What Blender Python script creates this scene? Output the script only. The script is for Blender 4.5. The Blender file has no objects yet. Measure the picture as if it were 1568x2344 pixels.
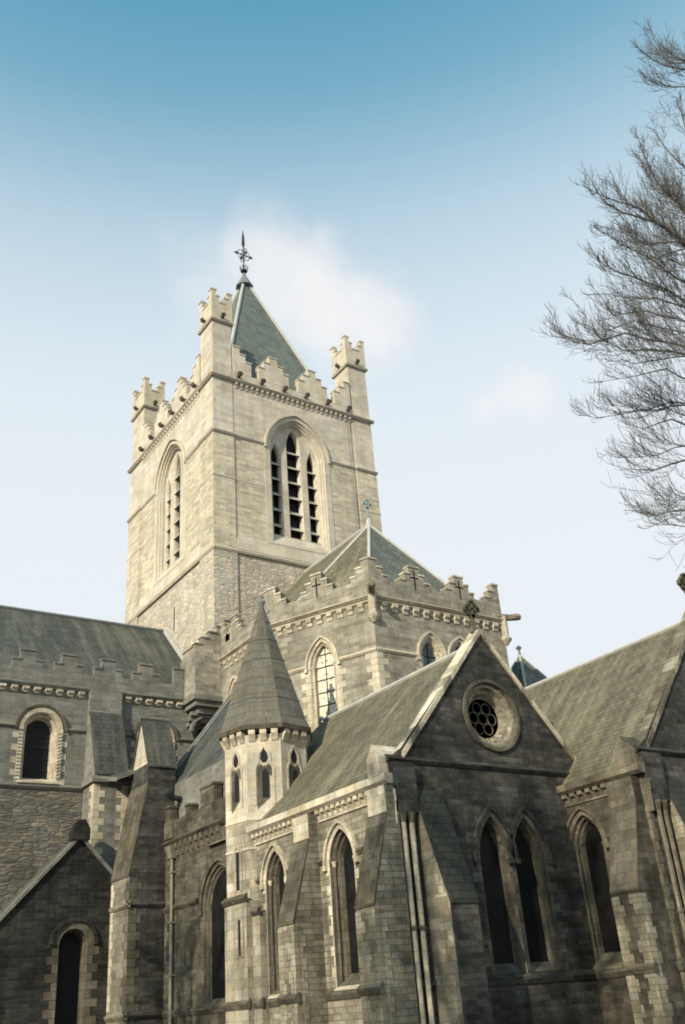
import bpy, math, random
from mathutils import Vector, Matrix
from mathutils.geometry import tessellate_polygon

scene = bpy.context.scene
C = scene.collection
R = math.radians

# ------------------------------------------------------------------ camera
cam_d = bpy.data.cameras.new('camera')
cam = bpy.data.objects.new('camera', cam_d)
C.objects.link(cam)
scene.camera = cam
cam_d.sensor_fit = 'VERTICAL'
cam_d.sensor_height = 36.0
cam_d.lens = 36.0 * 2163.0 / 2344.0
cam_d.clip_end = 3000
_p, _ro, _h = R(27.93), R(-4.677), R(54.673)
_f = Vector((-math.sin(_h) * math.cos(_p), math.cos(_h) * math.cos(_p), math.sin(_p)))
_r = Vector((math.cos(_h), math.sin(_h), 0))
_u = _r.cross(_f)
_r2 = _r * math.cos(_ro) + _u * math.sin(_ro)
_u2 = -_r * math.sin(_ro) + _u * math.cos(_ro)
M = Matrix((_r2, _u2, -_f)).transposed().to_4x4()
M.translation = Vector((0, 0, 1.6))
cam.matrix_world = M

# ------------------------------------------------------------------ sun and sky
SUN_AZ, SUN_EL = R(-66), R(28)      # math angle of the direction towards the sun, elevation
sd = Vector((math.cos(SUN_AZ) * math.cos(SUN_EL), math.sin(SUN_AZ) * math.cos(SUN_EL), math.sin(SUN_EL)))
sun_d = bpy.data.lights.new('sun', 'SUN')
sun = bpy.data.objects.new('sun', sun_d)
C.objects.link(sun)
sun_d.energy = 3.6
sun_d.angle = R(0.6)
sun_d.color = (1.0, 0.88, 0.69)
sun.rotation_euler = sd.to_track_quat('Z', 'Y').to_euler()
sun.location = sd * 80

world = bpy.data.worlds.new('World')
scene.world = world
world.use_nodes = True
wn, wl = world.node_tree.nodes, world.node_tree.links
wn.clear()
def W(t, **k):
    n = wn.new(t)
    for a, v in k.items():
        setattr(n, a, v)
    return n
w_out = W('ShaderNodeOutputWorld')
w_bg = W('ShaderNodeBackground')
w_bg.inputs['Strength'].default_value = 0.13
sky = W('ShaderNodeTexSky', sky_type='NISHITA', sun_disc=False)
sky.sun_elevation = SUN_EL
sky.sun_rotation = math.pi / 2 - SUN_AZ
sky.air_density = 1.0
sky.dust_density = 1.0
sky.ozone_density = 2.0
tc = W('ShaderNodeTexCoord')
sep = W('ShaderNodeSeparateXYZ')
wl.new(tc.outputs['Generated'], sep.inputs[0])
# pale winter haze that thickens towards the horizon
hz = W('ShaderNodeValToRGB')
hz.color_ramp.interpolation = 'B_SPLINE'
e = hz.color_ramp.elements
e[0].position = 0.42; e[0].color = (1, 1, 1, 1)
e[1].position = 0.92; e[1].color = (0, 0, 0, 1)
m_ = e.new(0.58); m_.color = (.93, .93, .93, 1)
m_ = e.new(0.70); m_.color = (.60, .60, .60, 1)
m_ = e.new(0.79); m_.color = (.17, .17, .17, 1)
wl.new(sep.outputs['Z'], hz.inputs['Fac'])
mix = W('ShaderNodeMix', data_type='RGBA')
wl.new(hz.outputs['Color'], mix.inputs['Factor'])
tint = W('ShaderNodeMix', data_type='RGBA', blend_type='MULTIPLY')
tint.inputs['Factor'].default_value = 1.0
tint.inputs['B'].default_value = (0.17, 1.36, 1.20, 1)
wl.new(sky.outputs['Color'], tint.inputs['A'])
wl.new(tint.outputs['Result'], mix.inputs['A'])
mix.inputs['B'].default_value = (4.04, 4.28, 4.52, 1)
# thin white clouds behind the tower
def cloud(direction, r0, r1, thr, amount, prev, stretch=(1, 1, 1), seed=0.0):
    d = Vector(direction).normalized()
    sub = W('ShaderNodeVectorMath', operation='SUBTRACT')
    sub.inputs[1].default_value = d
    wl.new(tc.outputs['Generated'], sub.inputs[0])
    mul = W('ShaderNodeVectorMath', operation='MULTIPLY')
    mul.inputs[1].default_value = stretch
    wl.new(sub.outputs[0], mul.inputs[0])
    ln = W('ShaderNodeVectorMath', operation='LENGTH')
    wl.new(mul.outputs[0], ln.inputs[0])
    mr = W('ShaderNodeMapRange', interpolation_type='SMOOTHSTEP')
    mr.inputs['From Min'].default_value = r1
    mr.inputs['From Max'].default_value = r0
    wl.new(ln.outputs['Value'], mr.inputs['Value'])
    nz = W('ShaderNodeTexNoise')
    nz.inputs['Scale'].default_value = 9.0
    nz.inputs['Detail'].default_value = 7
    nz.inputs['Roughness'].default_value = 0.55
    ad = W('ShaderNodeVectorMath', operation='ADD')
    ad.inputs[1].default_value = (seed, seed, 0)
    wl.new(tc.outputs['Generated'], ad.inputs[0])
    wl.new(ad.outputs[0], nz.inputs['Vector'])
    nm = W('ShaderNodeMath', operation='MULTIPLY_ADD')
    nm.inputs[1].default_value = 2.0; nm.inputs[2].default_value = -.5
    wl.new(nz.outputs['Fac'], nm.inputs[0])
    sm = W('ShaderNodeMath', operation='ADD')
    wl.new(mr.outputs['Result'], sm.inputs[0])
    wl.new(nm.outputs[0], sm.inputs[1])
    m2 = W('ShaderNodeMapRange', interpolation_type='SMOOTHSTEP')
    m2.inputs['From Min'].default_value = thr
    m2.inputs['From Max'].default_value = thr + 0.95
    m2.inputs['To Max'].default_value = amount
    wl.new(sm.outputs[0], m2.inputs['Value'])
    k3 = W('ShaderNodeMath', operation='MULTIPLY', use_clamp=True)
    k3.inputs[1].default_value = 4.0
    wl.new(mr.outputs['Result'], k3.inputs[0])
    k4 = W('ShaderNodeMath', operation='MULTIPLY')
    wl.new(k3.outputs[0], k4.inputs[0]); wl.new(m2.outputs['Result'], k4.inputs[1])
    mx = W('ShaderNodeMix', data_type='RGBA')
    wl.new(k4.outputs[0], mx.inputs['Factor'])
    wl.new(prev, mx.inputs['A'])
    mx.inputs['B'].default_value = (4.6, 4.5, 4.5, 1)
    return mx.outputs['Result']
def pix_dir(x, y):
    return _r2 * (x - 784.0) - _u2 * (y - 1172.0) + _f * 2163.0
o_ = cloud(pix_dir(800, 700), 0.0, 0.115, 0.60, 0.85, mix.outputs['Result'], seed=.4)
o_ = cloud(pix_dir(650, 640), 0.0, 0.11, 0.72, 0.7, o_, seed=1.7)
o_ = cloud(pix_dir(480, 610), 0.0, 0.12, 0.90, 0.45, o_, seed=3.1)
o_ = cloud(pix_dir(610, 490), 0.0, 0.08, 0.85, 0.35, o_, seed=5.1)
o_ = cloud(pix_dir(1200, 895), 0.0, 0.055, 0.72, 0.7, o_, seed=8.0)
o_ = cloud(pix_dir(1120, 920), 0.0, 0.055, 0.72, 0.7, o_, seed=9.0)
wl.new(o_, w_bg.inputs['Color'])
wl.new(w_bg.outputs[0], w_out.inputs[0])

scene.view_settings.view_transform = 'Standard'
scene.view_settings.look = 'None'
scene.view_settings.exposure = 0.66
scene.view_settings.gamma = 1.0
scene.cycles.max_bounces = 6
scene.cycles.filter_width = 1.9

# ------------------------------------------------------------------ materials
MATS = {}
class NT:
    def __init__(self, name):
        self.m = bpy.data.materials.new(name)
        self.m.use_nodes = True
        self.t = self.m.node_tree
        self.n = self.t.nodes
        self.b = self.n['Principled BSDF']
        MATS[name] = self.m
    def add(self, t, ins=None, **k):
        n = self.n.new(t)
        for a, v in k.items():
            setattr(n, a, v)
        for a, v in (ins or {}).items():
            if hasattr(v, 'links'):
                self.t.links.new(v, n.inputs[a])
            else:
                n.inputs[a].default_value = v
        return n
    def link(self, a, b):
        self.t.links.new(a, b)
    def uv(self, scale=(1, 1, 1), off=(0, 0, 0)):
        u = self.add('ShaderNodeUVMap', uv_map='UVMap')
        mp = self.add('ShaderNodeMapping', {'Vector': u.outputs[0], 'Scale': scale, 'Location': off})
        return mp.outputs[0]
    def mixc(self, f, a, b, bt='MIX'):
        n = self.add('ShaderNodeMix', {'Factor': f, 'A': a, 'B': b}, data_type='RGBA', blend_type=bt)
        return n.outputs['Result']
    def noise(self, vec, s, d=4, r=0.6):
        return self.add('ShaderNodeTexNoise', {'Vector': vec, 'Scale': s, 'Detail': d, 'Roughness': r}).outputs['Fac']
    def ramp(self, f, p0, c0, p1, c1):
        n = self.add('ShaderNodeValToRGB', {'Fac': f})
        n.color_ramp.elements[0].position = p0; n.color_ramp.elements[0].color = c0
        n.color_ramp.elements[1].position = p1; n.color_ramp.elements[1].color = c1
        return n.outputs['Color']
def c4(c, k=1.0):
    return (c[0] * k, c[1] * k, c[2] * k, 1)

def masonry_nodes(t, c1, c2, mortar, bw, bh, distort, mort, off, spread=0.0):
    """one kind of masonry: returns colour, height"""
    v = t.uv((1, 1, 1), off)
    nz = t.add('ShaderNodeTexNoise', {'Vector': v, 'Scale': 1.1 if distort > .1 else 0.6, 'Detail': 3})
    sub = t.add('ShaderNodeVectorMath', {0: nz.outputs['Color'], 1: (.5, .5, .5)}, operation='SUBTRACT')
    sc = t.add('ShaderNodeVectorMath', {0: sub.outputs[0], 'Scale': distort}, operation='SCALE')
    ad = t.add('ShaderNodeVectorMath', {0: v, 1: sc.outputs[0]}, operation='ADD')
    br = t.add('ShaderNodeTexBrick', {'Vector': ad.outputs[0], 'Color1': c4(c1), 'Color2': c4(c2), 'Mortar': c4(mortar),
               'Scale': 1.0, 'Mortar Size': mort, 'Mortar Smooth': 0.35, 'Bias': 0.0, 'Brick Width': bw, 'Row Height': bh},
              offset=0.5, offset_frequency=2, squash=0.72, squash_frequency=3)
    # tone and warmth differ from stone to stone
    def rnd_brick(w):
        b = t.add('ShaderNodeTexBrick', {'Vector': ad.outputs[0], 'Color1': (0, 0, 0, 1), 'Color2': (1, 1, 1, 1), 'Mortar': (.5, .5, .5, 1),
                  'Scale': 1.0, 'Mortar Size': mort, 'Mortar Smooth': 0.35, 'Bias': 0.0, 'Brick Width': w, 'Row Height': bh},
                  offset=0.5, offset_frequency=2, squash=0.72, squash_frequency=3)
        return b.outputs['Color']
    r1 = rnd_brick(bw)
    r2 = rnd_brick(bw * 2.0)
    f = t.ramp(r2, 0.0, (1 - spread * .7,) * 3 + (1,), 1.0, (1 + spread * .6,) * 3 + (1,))
    col = t.mixc(1.0, br.outputs['Color'], f, 'MULTIPLY')
    col = t.mixc(r1, col, t.mixc(1.0, col, (1.08, 0.99, 0.86, 1), 'MULTIPLY'))
    inv = t.add('ShaderNodeMath', {0: 1.0, 1: br.outputs['Fac']}, operation='SUBTRACT')
    h = t.add('ShaderNodeMath', {0: inv.outputs[0], 1: t.add('ShaderNodeMath', {0: r1, 1: 0.35}, operation='MULTIPLY').outputs[0]}, operation='ADD')
    return col, h.outputs[0], v

def rubble_nodes(t, c1, c2, joint, sx, sy, off=(0, 0, 0)):
    v = t.uv((1, 1, 1), off)
    nz = t.add('ShaderNodeTexNoise', {'Vector': v, 'Scale': 2.0, 'Detail': 3})
    sub = t.add('ShaderNodeVectorMath', {0: nz.outputs['Color'], 1: (.5, .5, .5)}, operation='SUBTRACT')
    sc = t.add('ShaderNodeVectorMath', {0: sub.outputs[0], 'Scale': .12}, operation='SCALE')
    ad = t.add('ShaderNodeVectorMath', {0: v, 1: sc.outputs[0]}, operation='ADD')
    m = t.add('ShaderNodeMapping', {'Vector': ad.outputs[0], 'Scale': (sx, sy, 1)}).outputs[0]
    vo = t.add('ShaderNodeTexVoronoi', {'Vector': m, 'Scale': 1.0, 'Randomness': .85}, feature='F1')
    ed = t.add('ShaderNodeTexVoronoi', {'Vector': m, 'Scale': 1.0, 'Randomness': .85}, feature='DISTANCE_TO_EDGE')
    hs = t.add('ShaderNodeSeparateColor', {0: vo.outputs['Color']})
    col = t.mixc(hs.outputs[0], c4(c1), c4(c2))
    col = t.mixc(hs.outputs[1], col, t.mixc(1.0, col, (1.15, 1.02, .84, 1), 'MULTIPLY'))
    col = t.mixc(t.ramp(ed.outputs['Distance'], .02, (1, 1, 1, 1), .10, (0, 0, 0, 1)), col, c4(joint))
    h = t.add('ShaderNodeMapRange', {'Value': ed.outputs['Distance'], 'From Min': 0.0, 'From Max': .22})
    h2 = t.add('ShaderNodeMath', {0: h.outputs[0], 1: t.add('ShaderNodeMath', {0: hs.outputs[2], 1: .8}, operation='MULTIPLY').outputs[0]}, operation='ADD')
    return col, h2.outputs[0], v

def rubble(name, c1, c2, joint, sx, sy, **k):
    t = NT(name)
    col, h, v = rubble_nodes(t, c1, c2, joint, sx, sy)
    finish(t, col, h, v, **k)
    return t.m

def finish(t, col, height, v, rough=0.9, bump=0.35, dist=0.03, stain=0.35, fine=0.22, spec=0.2, stain_col=(0.45, 0.47, 0.45)):
    n1 = t.noise(v, 0.55, 8, 0.7)
    st = t.ramp(n1, 0.40, c4(stain_col), 0.60, (1.12, 1.12, 1.1, 1))
    col = t.mixc(stain, col, t.mixc(1.0, col, st, 'MULTIPLY'))
    # rain streaks
    vs = t.add('ShaderNodeMapping', {'Vector': v, 'Scale': (1.6, 0.12, 1)}).outputs[0]
    n3 = t.noise(vs, 1.3, 6, 0.65)
    col = t.mixc(stain * .8, col, t.mixc(1.0, col, t.ramp(n3, 0.40, (.6, .6, .6, 1), 0.6, (1.08, 1.08, 1.08, 1)), 'MULTIPLY'))
    n2 = t.noise(v, 9.0, 6, 0.7)
    col = t.mixc(fine * 2, col, t.mixc(1.0, col, t.ramp(n2, 0.3, (.55, .55, .55, 1), 0.7, (1.4, 1.4, 1.4, 1)), 'MULTIPLY'))
    col = t.mixc(1.0, col, (1.0, 1.03, 1.14, 1), 'MULTIPLY')
    t.link(col, t.b.inputs['Base Color'])
    t.b.inputs['Roughness'].default_value = rough
    t.b.inputs['Specular IOR Level'].default_value = spec
    hh = t.add('ShaderNodeMath', {0: height, 1: t.add('ShaderNodeMath', {0: n2, 1: 0.7}, operation='MULTIPLY').outputs[0]}, operation='ADD')
    bp = t.add('ShaderNodeBump', {'Height': hh.outputs[0], 'Strength': bump, 'Distance': dist})
    t.link(bp.outputs[0], t.b.inputs['Normal'])

def masonry(name, c1, c2, mortar, bw, bh, distort=0.05, mort=0.02, off=(0, 0, 0), spread=0.2, **k):
    t = NT(name)
    col, h, v = masonry_nodes(t, c1, c2, mortar, bw, bh, distort, mort, off, spread)
    finish(t, col, h, v, **k)
    return t.m

def tower_mat():
    """three storeys of different masonry: rubble, coursed calp, smooth ashlar above the string"""
    t = NT('tower_stone')
    a, ha, v = masonry_nodes(t, (.56, .50, .36), (.44, .405, .30), (.58, .54, .42), .44, .20, .05, .014, (0, 0, 0), .30)
    b, hb, _ = masonry_nodes(t, (.58, .53, .415), (.49, .455, .36), (.53, .49, .39), .70, .28, .015, .008, (3.3, .1, 0), .16)
    c, hc, _ = rubble_nodes(t, (.56, .51, .40), (.36, .335, .265), (.42, .38, .30), 2.3, 5.6, (7.1, .4, 0))
    g = t.add('ShaderNodeTexCoord')
    geo = t.add('ShaderNodeNewGeometry')
    s = t.add('ShaderNodeSeparateXYZ', {0: geo.outputs['Position']})
    up = t.add('ShaderNodeMath', {0: s.outputs[2], 1: 35.0}, operation='GREATER_THAN')
    lo = t.add('ShaderNodeMath', {0: s.outputs[2], 1: 26.7}, operation='LESS_THAN')
    col = t.mixc(up.outputs[0], a, b)
    col = t.mixc(lo.outputs[0], col, c)
    h1 = t.add('ShaderNodeMix', {'Factor': up.outputs[0], 'A': ha, 'B': hb})
    h2 = t.add('ShaderNodeMix', {'Factor': lo.outputs[0], 'A': h1.outputs['Result'], 'B': hc})
    finish(t, col, h2.outputs['Result'], v, bump=0.5, dist=0.05, stain=.35, fine=.16)
tower_mat()
masonry('tower_ashlar', (.56, .51, .40), (.50, .46, .355), (.46, .42, .33), .9, .32, .005, .006, spread=.08, bump=.25, stain=.35, fine=.14)
masonry('choir_stone', (.35, .325, .25), (.24, .228, .18), (.33, .31, .245), .50, .20, .04, .012, spread=.3, bump=.45, stain=.6)
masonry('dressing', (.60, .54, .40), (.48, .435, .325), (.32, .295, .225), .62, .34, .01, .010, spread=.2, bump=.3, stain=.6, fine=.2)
masonry('transept_stone', (.215, .215, .18), (.165, .167, .145), (.22, .217, .18), .45, .19, .05, .014, spread=.25, bump=.45, stain=.45)
rubble('transept_rubble', (.225, .205, .16), (.11, .11, .095), (.13, .122, .098), 1.8, 6.6, bump=.55, dist=.06, stain=.45)
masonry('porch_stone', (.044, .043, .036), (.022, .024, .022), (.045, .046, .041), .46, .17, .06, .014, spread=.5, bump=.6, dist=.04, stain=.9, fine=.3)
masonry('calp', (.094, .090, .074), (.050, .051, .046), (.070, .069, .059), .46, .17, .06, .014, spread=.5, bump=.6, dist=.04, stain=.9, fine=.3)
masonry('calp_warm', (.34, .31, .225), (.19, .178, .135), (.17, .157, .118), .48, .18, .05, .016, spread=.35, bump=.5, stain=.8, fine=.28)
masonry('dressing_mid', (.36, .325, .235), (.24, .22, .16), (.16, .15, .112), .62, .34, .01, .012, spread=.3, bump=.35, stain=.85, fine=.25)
masonry('aisle_stone_shade', (.155, .14, .10), (.08, .075, .057), (.10, .094, .072), .48, .18, .05, .016, spread=.4, bump=.5, stain=.85, fine=.28)  # darker aisle masonry; soft shade is put into the colour
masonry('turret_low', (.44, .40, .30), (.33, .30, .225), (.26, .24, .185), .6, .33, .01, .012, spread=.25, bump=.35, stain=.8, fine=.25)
masonry('chapel2_stone_shade', (.115, .104, .074), (.062, .058, .045), (.09, .085, .066), .48, .18, .05, .016, spread=.4, bump=.5, stain=.9, fine=.28)  # body stone of the taller chapel, darkened in place of cast shade
masonry('dressing_c2_shade', (.21, .188, .132), (.13, .118, .085), (.12, .112, .085), .62, .34, .01, .012, spread=.3, bump=.35, stain=.9, fine=.25)  # dressings of the same chapel, shade painted into their tone
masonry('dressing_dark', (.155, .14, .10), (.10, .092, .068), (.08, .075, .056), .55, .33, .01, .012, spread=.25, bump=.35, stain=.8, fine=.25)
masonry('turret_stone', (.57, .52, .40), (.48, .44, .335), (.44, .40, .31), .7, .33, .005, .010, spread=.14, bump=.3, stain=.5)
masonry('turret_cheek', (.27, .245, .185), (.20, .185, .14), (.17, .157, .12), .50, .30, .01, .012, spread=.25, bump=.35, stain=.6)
masonry('stone_shingle', (.150, .145, .112), (.125, .12, .094), (.085, .082, .066), 1.6, .42, .0, .018, spread=.10, bump=.35, stain=.5)

def slate(name, c1, c2, streak, st_amt, green=(1, 1, 1)):
    t = NT(name)
    v = t.uv()
    br = t.add('ShaderNodeTexBrick', {'Vector': v, 'Color1': c4(c1), 'Color2': c4(c2), 'Mortar': c4(c1, .30),
               'Scale': 1.0, 'Mortar Size': .016, 'Mortar Smooth': .3, 'Brick Width': .34, 'Row Height': .24}, offset=0.5)
    vs = t.add('ShaderNodeMapping', {'Vector': v, 'Scale': (1.0, .11, 1)}).outputs[0]
    n = t.noise(vs, 1.5, 6, .65)
    nb = t.noise(v, 1.3, 5, .7)
    col = t.mixc(t.ramp(n, .47, (0, 0, 0, 1), .66, (st_amt,) * 3 + (1,)), br.outputs['Color'], c4(streak))
    col = t.mixc(.5, col, t.mixc(1.0, col, t.ramp(nb, .35, (.5, .55, .55, 1), .65, (1.35, 1.3, 1.2, 1)), 'MULTIPLY'))
    nf = t.noise(v, 14, 4, .7)
    col = t.mixc(.5, col, t.mixc(1.0, col, t.ramp(nf, .3, (.6, .6, .6, 1), .7, (1.4, 1.4, 1.4, 1)), 'MULTIPLY'))
    t.link(col, t.b.inputs['Base Color'])
    t.b.inputs['Roughness'].default_value = .75
    t.b.inputs['Specular IOR Level'].default_value = .25
    # every course laps over the one below it
    sp = t.add('ShaderNodeSeparateXYZ', {0: v})
    fr = t.add('ShaderNodeMath', {0: t.add('ShaderNodeMath', {0: sp.outputs[1], 1: .24}, operation='DIVIDE').outputs[0]}, operation='FRACT')
    inv = t.add('ShaderNodeMath', {0: 1.0, 1: fr.outputs[0]}, operation='SUBTRACT')
    hh = t.add('ShaderNodeMath', {0: inv.outputs[0], 1: nb}, operation='ADD')
    bp = t.add('ShaderNodeBump', {'Height': hh.outputs[0], 'Strength': .7, 'Distance': .04})
    t.link(bp.outputs[0], t.b.inputs['Normal'])
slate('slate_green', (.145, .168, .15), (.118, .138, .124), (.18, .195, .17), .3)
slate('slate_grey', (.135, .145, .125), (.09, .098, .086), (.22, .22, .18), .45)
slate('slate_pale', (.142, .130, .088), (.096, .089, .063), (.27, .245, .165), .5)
slate('slate_dark', (.078, .082, .073), (.055, .060, .055), (.17, .165, .135), .55)
slate('slate_weather', (.042, .045, .038), (.034, .037, .032), (.07, .07, .055), .3)

def plain(name, col, rough=.7, metal=0.0, var=.25, scale=3.0, bump=.1, spec=.3):
    t = NT(name)
    tcn = t.add('ShaderNodeTexCoord')
    n = t.noise(tcn.outputs['Object'], scale, 6, .65)
    k = t.ramp(n, .3, c4((1 - var,) * 3), .7, c4((1 + var,) * 3))
    cc = t.mixc(1.0, c4(col), k, 'MULTIPLY')
    t.link(cc, t.b.inputs['Base Color'])
    t.b.inputs['Roughness'].default_value = rough
    t.b.inputs['Metallic'].default_value = metal
    t.b.inputs['Specular IOR Level'].default_value = spec
    bp = t.add('ShaderNodeBump', {'Height': n, 'Strength': bump, 'Distance': .02})
    t.link(bp.outputs[0], t.b.inputs['Normal'])
plain('lead', (.40, .40, .37), .55, 0, .15)
plain('lead_dark', (.16, .18, .18), .6, 0, .2)
plain('copper', (.26, .35, .31), .7, 0, .3)
plain('iron', (.03, .035, .04), .6, .2, .3)
plain('pipe_paint', (.20, .19, .15), .5, 0, .25)
plain('louvre_stone', (.38, .37, .31), .8, 0, .2)
plain('dark_inside', (.012, .013, .015), .9, 0, .1)
plain('glass_dark', (.010, .010, .010), .45, 0, .5, 2.0, .3, .15)
plain('glass_blue', (.075, .09, .095), .4, 0, .7, 4.0, .5, .4)
plain('bark', (.085, .082, .075), .9, 0, .35, 5.0, .5)
def reflection_glass():
    t = NT('glass_reflection')
    v = t.uv()
    br = t.add('ShaderNodeTexVoronoi', {'Vector': v, 'Scale': 6.5})
    s = t.add('ShaderNodeSeparateColor', {0: br.outputs['Color']})
    ed = t.add('ShaderNodeTexVoronoi', {'Vector': v, 'Scale': 6.5}, feature='DISTANCE_TO_EDGE')
    col = t.mixc(s.outputs[0], (.85, .77, .55, 1), (.66, .62, .50, 1))  # pale cream paints the sunlight reflected in the pane
    col = t.mixc(t.ramp(ed.outputs['Distance'], .03, (1, 1, 1, 1), .07, (0, 0, 0, 1)), col, (.20, .18, .14, 1))
    t.link(col, t.b.inputs['Base Color'])
    t.b.inputs['Roughness'].default_value = .4
reflection_glass()
def ground_mat():
    t = NT('ground_paving')
    g = t.add('ShaderNodeTexCoord')
    br = t.add('ShaderNodeTexBrick', {'Vector': g.outputs['Object'], 'Color1': (.10, .098, .092, 1), 'Color2': (.075, .074, .070, 1), 'Mortar': (.04, .04, .038, 1),
               'Scale': 1.0, 'Brick Width': .6, 'Row Height': .4, 'Mortar Size': .01})
    n = t.noise(g.outputs['Object'], .4, 6, .6)
    c = t.mixc(1.0, br.outputs['Color'], t.ramp(n, .3, (.7, .7, .7, 1), .7, (1.2, 1.2, 1.2, 1)), 'MULTIPLY')
    t.link(c, t.b.inputs['Base Color'])
    t.b.inputs['Roughness'].default_value = .85
ground_mat()

# ------------------------------------------------------------------ mesh helpers
cath = bpy.data.objects.new('cathedral', None)
C.objects.link(cath)
ROOT = Vector((-40.0, 22.0, 0.0))
class MB:
    def __init__(s):
        s.v = []; s.f = []; s.mi = []; s.mats = []
    def m(s, name):
        if name not in s.mats:
            s.mats.append(name)
        return s.mats.index(name)
    def poly(s, pts, mat):
        i = len(s.v)
        s.v += [Vector(p) for p in pts]
        s.f.append(tuple(range(i, i + len(pts))))
        s.mi.append(s.m(mat))
    def box(s, x0, x1, y0, y1, z0, z1, mat):
        if x0 > x1: x0, x1 = x1, x0
        if y0 > y1: y0, y1 = y1, y0
        a = [(x0, y0, z0), (x1, y0, z0), (x1, y1, z0), (x0, y1, z0), (x0, y0, z1), (x1, y0, z1), (x1, y1, z1), (x0, y1, z1)]
        for q in ((0, 3, 2, 1), (4, 5, 6, 7), (0, 1, 5, 4), (1, 2, 6, 5), (2, 3, 7, 6), (3, 0, 4, 7)):
            s.poly([a[k] for k in q], mat)
    def loft(s, A, B, mat, close=True):
        n = len(A)
        for i in range(n if close else n - 1):
            j = (i + 1) % n
            s.poly([A[i], A[j], B[j], B[i]], mat)
    def prism(s, A, B, mat):
        s.loft(A, B, mat)
        s.poly(list(reversed(A)), mat); s.poly(B, mat)
    def tube(s, pts, rads, mat, n=6, caps=True):
        rings = []
        for i, p in enumerate(pts):
            p = Vector(p)
            d = (Vector(pts[min(i + 1, len(pts) - 1)]) - Vector(pts[max(i - 1, 0)])).normalized()
            a = d.cross(Vector((0, 0, 1)))
            if a.length < 1e-3: a = Vector((1, 0, 0))
            a.normalize(); b = d.cross(a)
            rings.append([p + (a * math.cos(2 * math.pi * k / n) + b * math.sin(2 * math.pi * k / n)) * rads[i] for k in range(n)])
        for i in range(len(rings) - 1):
            s.loft(rings[i], rings[i + 1], mat)
        if caps:
            s.poly(list(reversed(rings[0])), mat); s.poly(rings[-1], mat)
    def build(s, name, parent=None, origin=None, smooth=False, label=None):
        if parent is not None and parent is not cath and not smooth and 6 < len(s.f) < 2500:
            k, lab = s.pieces()
            if 1 < k < 60:
                out = []
                for q in range(k):
                    m = MB()
                    m.mats = list(s.mats)
                    for f, mi, l in zip(s.f, s.mi, lab):
                        if l == q:
                            i = len(m.v)
                            m.v += [s.v[a] for a in f]
                            m.f.append(tuple(range(i, i + len(f))))
                            m.mi.append(mi)
                    out.append(m.link(name, parent, origin, smooth, label))
                return out[0]
        return s.link(name, parent, origin, smooth, label)
    def pieces(s):
        # clusters of faces that lie close together: each becomes a part of its own
        import numpy as np
        key = {}
        par = list(range(len(s.f)))
        def find(a):
            while par[a] != a:
                par[a] = par[par[a]]; a = par[a]
            return a
        for i, f in enumerate(s.f):
            for a in f:
                p = s.v[a]
                kk = (round(p.x, 4), round(p.y, 4), round(p.z, 4))
                if kk in key:
                    ra_, rb_ = find(i), find(key[kk])
                    par[ra_] = rb_
                else:
                    key[kk] = i
        rt = [find(i) for i in range(len(s.f))]
        ids = {r: n for n, r in enumerate(sorted(set(rt)))}
        n = len(ids)
        if n > 700: return 1, None
        lo = np.full((n, 3), 1e9); hi = np.full((n, 3), -1e9)
        for i, f in enumerate(s.f):
            q = ids[rt[i]]
            for a in f:
                p = np.array(s.v[a])
                lo[q] = np.minimum(lo[q], p); hi[q] = np.maximum(hi[q], p)
        size = (hi - lo).max(1)
        gap = np.maximum(0, np.maximum(lo[:, None] - hi[None], lo[None] - hi[:, None]))
        near = np.sqrt((gap ** 2).sum(2)) <= np.maximum(.02, .48 * np.maximum(size[:, None], size[None]))
        g = list(range(n))
        def fg(a):
            while g[a] != a:
                g[a] = g[g[a]]; a = g[a]
            return a
        for a, b in zip(*np.nonzero(np.triu(near, 1))):
            g[fg(a)] = fg(b)
        gi = {r: k for k, r in enumerate(sorted({fg(a) for a in range(n)}))}
        return len(gi), [gi[fg(ids[r])] for r in rt]
    def link(s, name, parent=None, origin=None, smooth=False, label=None):
        o0 = ROOT if origin is None else Vector(origin)
        me = bpy.data.meshes.new(name)
        me.from_pydata([tuple(p - o0) for p in s.v], [], s.f)
        for mn in s.mats:
            me.materials.append(MATS[mn])
        me.polygons.foreach_set('material_index', s.mi)
        uvl = me.uv_layers.new(name='UVMap')
        Z = Vector((0, 0, 1))
        for p in me.polygons:
            n = p.normal
            if abs(n.z) > .92:
                t, w = Vector((1, 0, 0)), Vector((0, 1, 0))
            else:
                t = Z.cross(n).normalized(); w = n.cross(t)
            for li in p.loop_indices:
                q = me.vertices[me.loops[li].vertex_index].co + o0
                uvl.data[li].uv = (q.dot(t) + n.x * 3.1, q.dot(w))
        if smooth:
            me.polygons.foreach_set('use_smooth', [True] * len(me.polygons))
        me.update()
        o = bpy.data.objects.new(name, me)
        C.objects.link(o)
        if parent is not None:
            o.parent = parent
        if label:
            o['label'] = label
        return o

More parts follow.
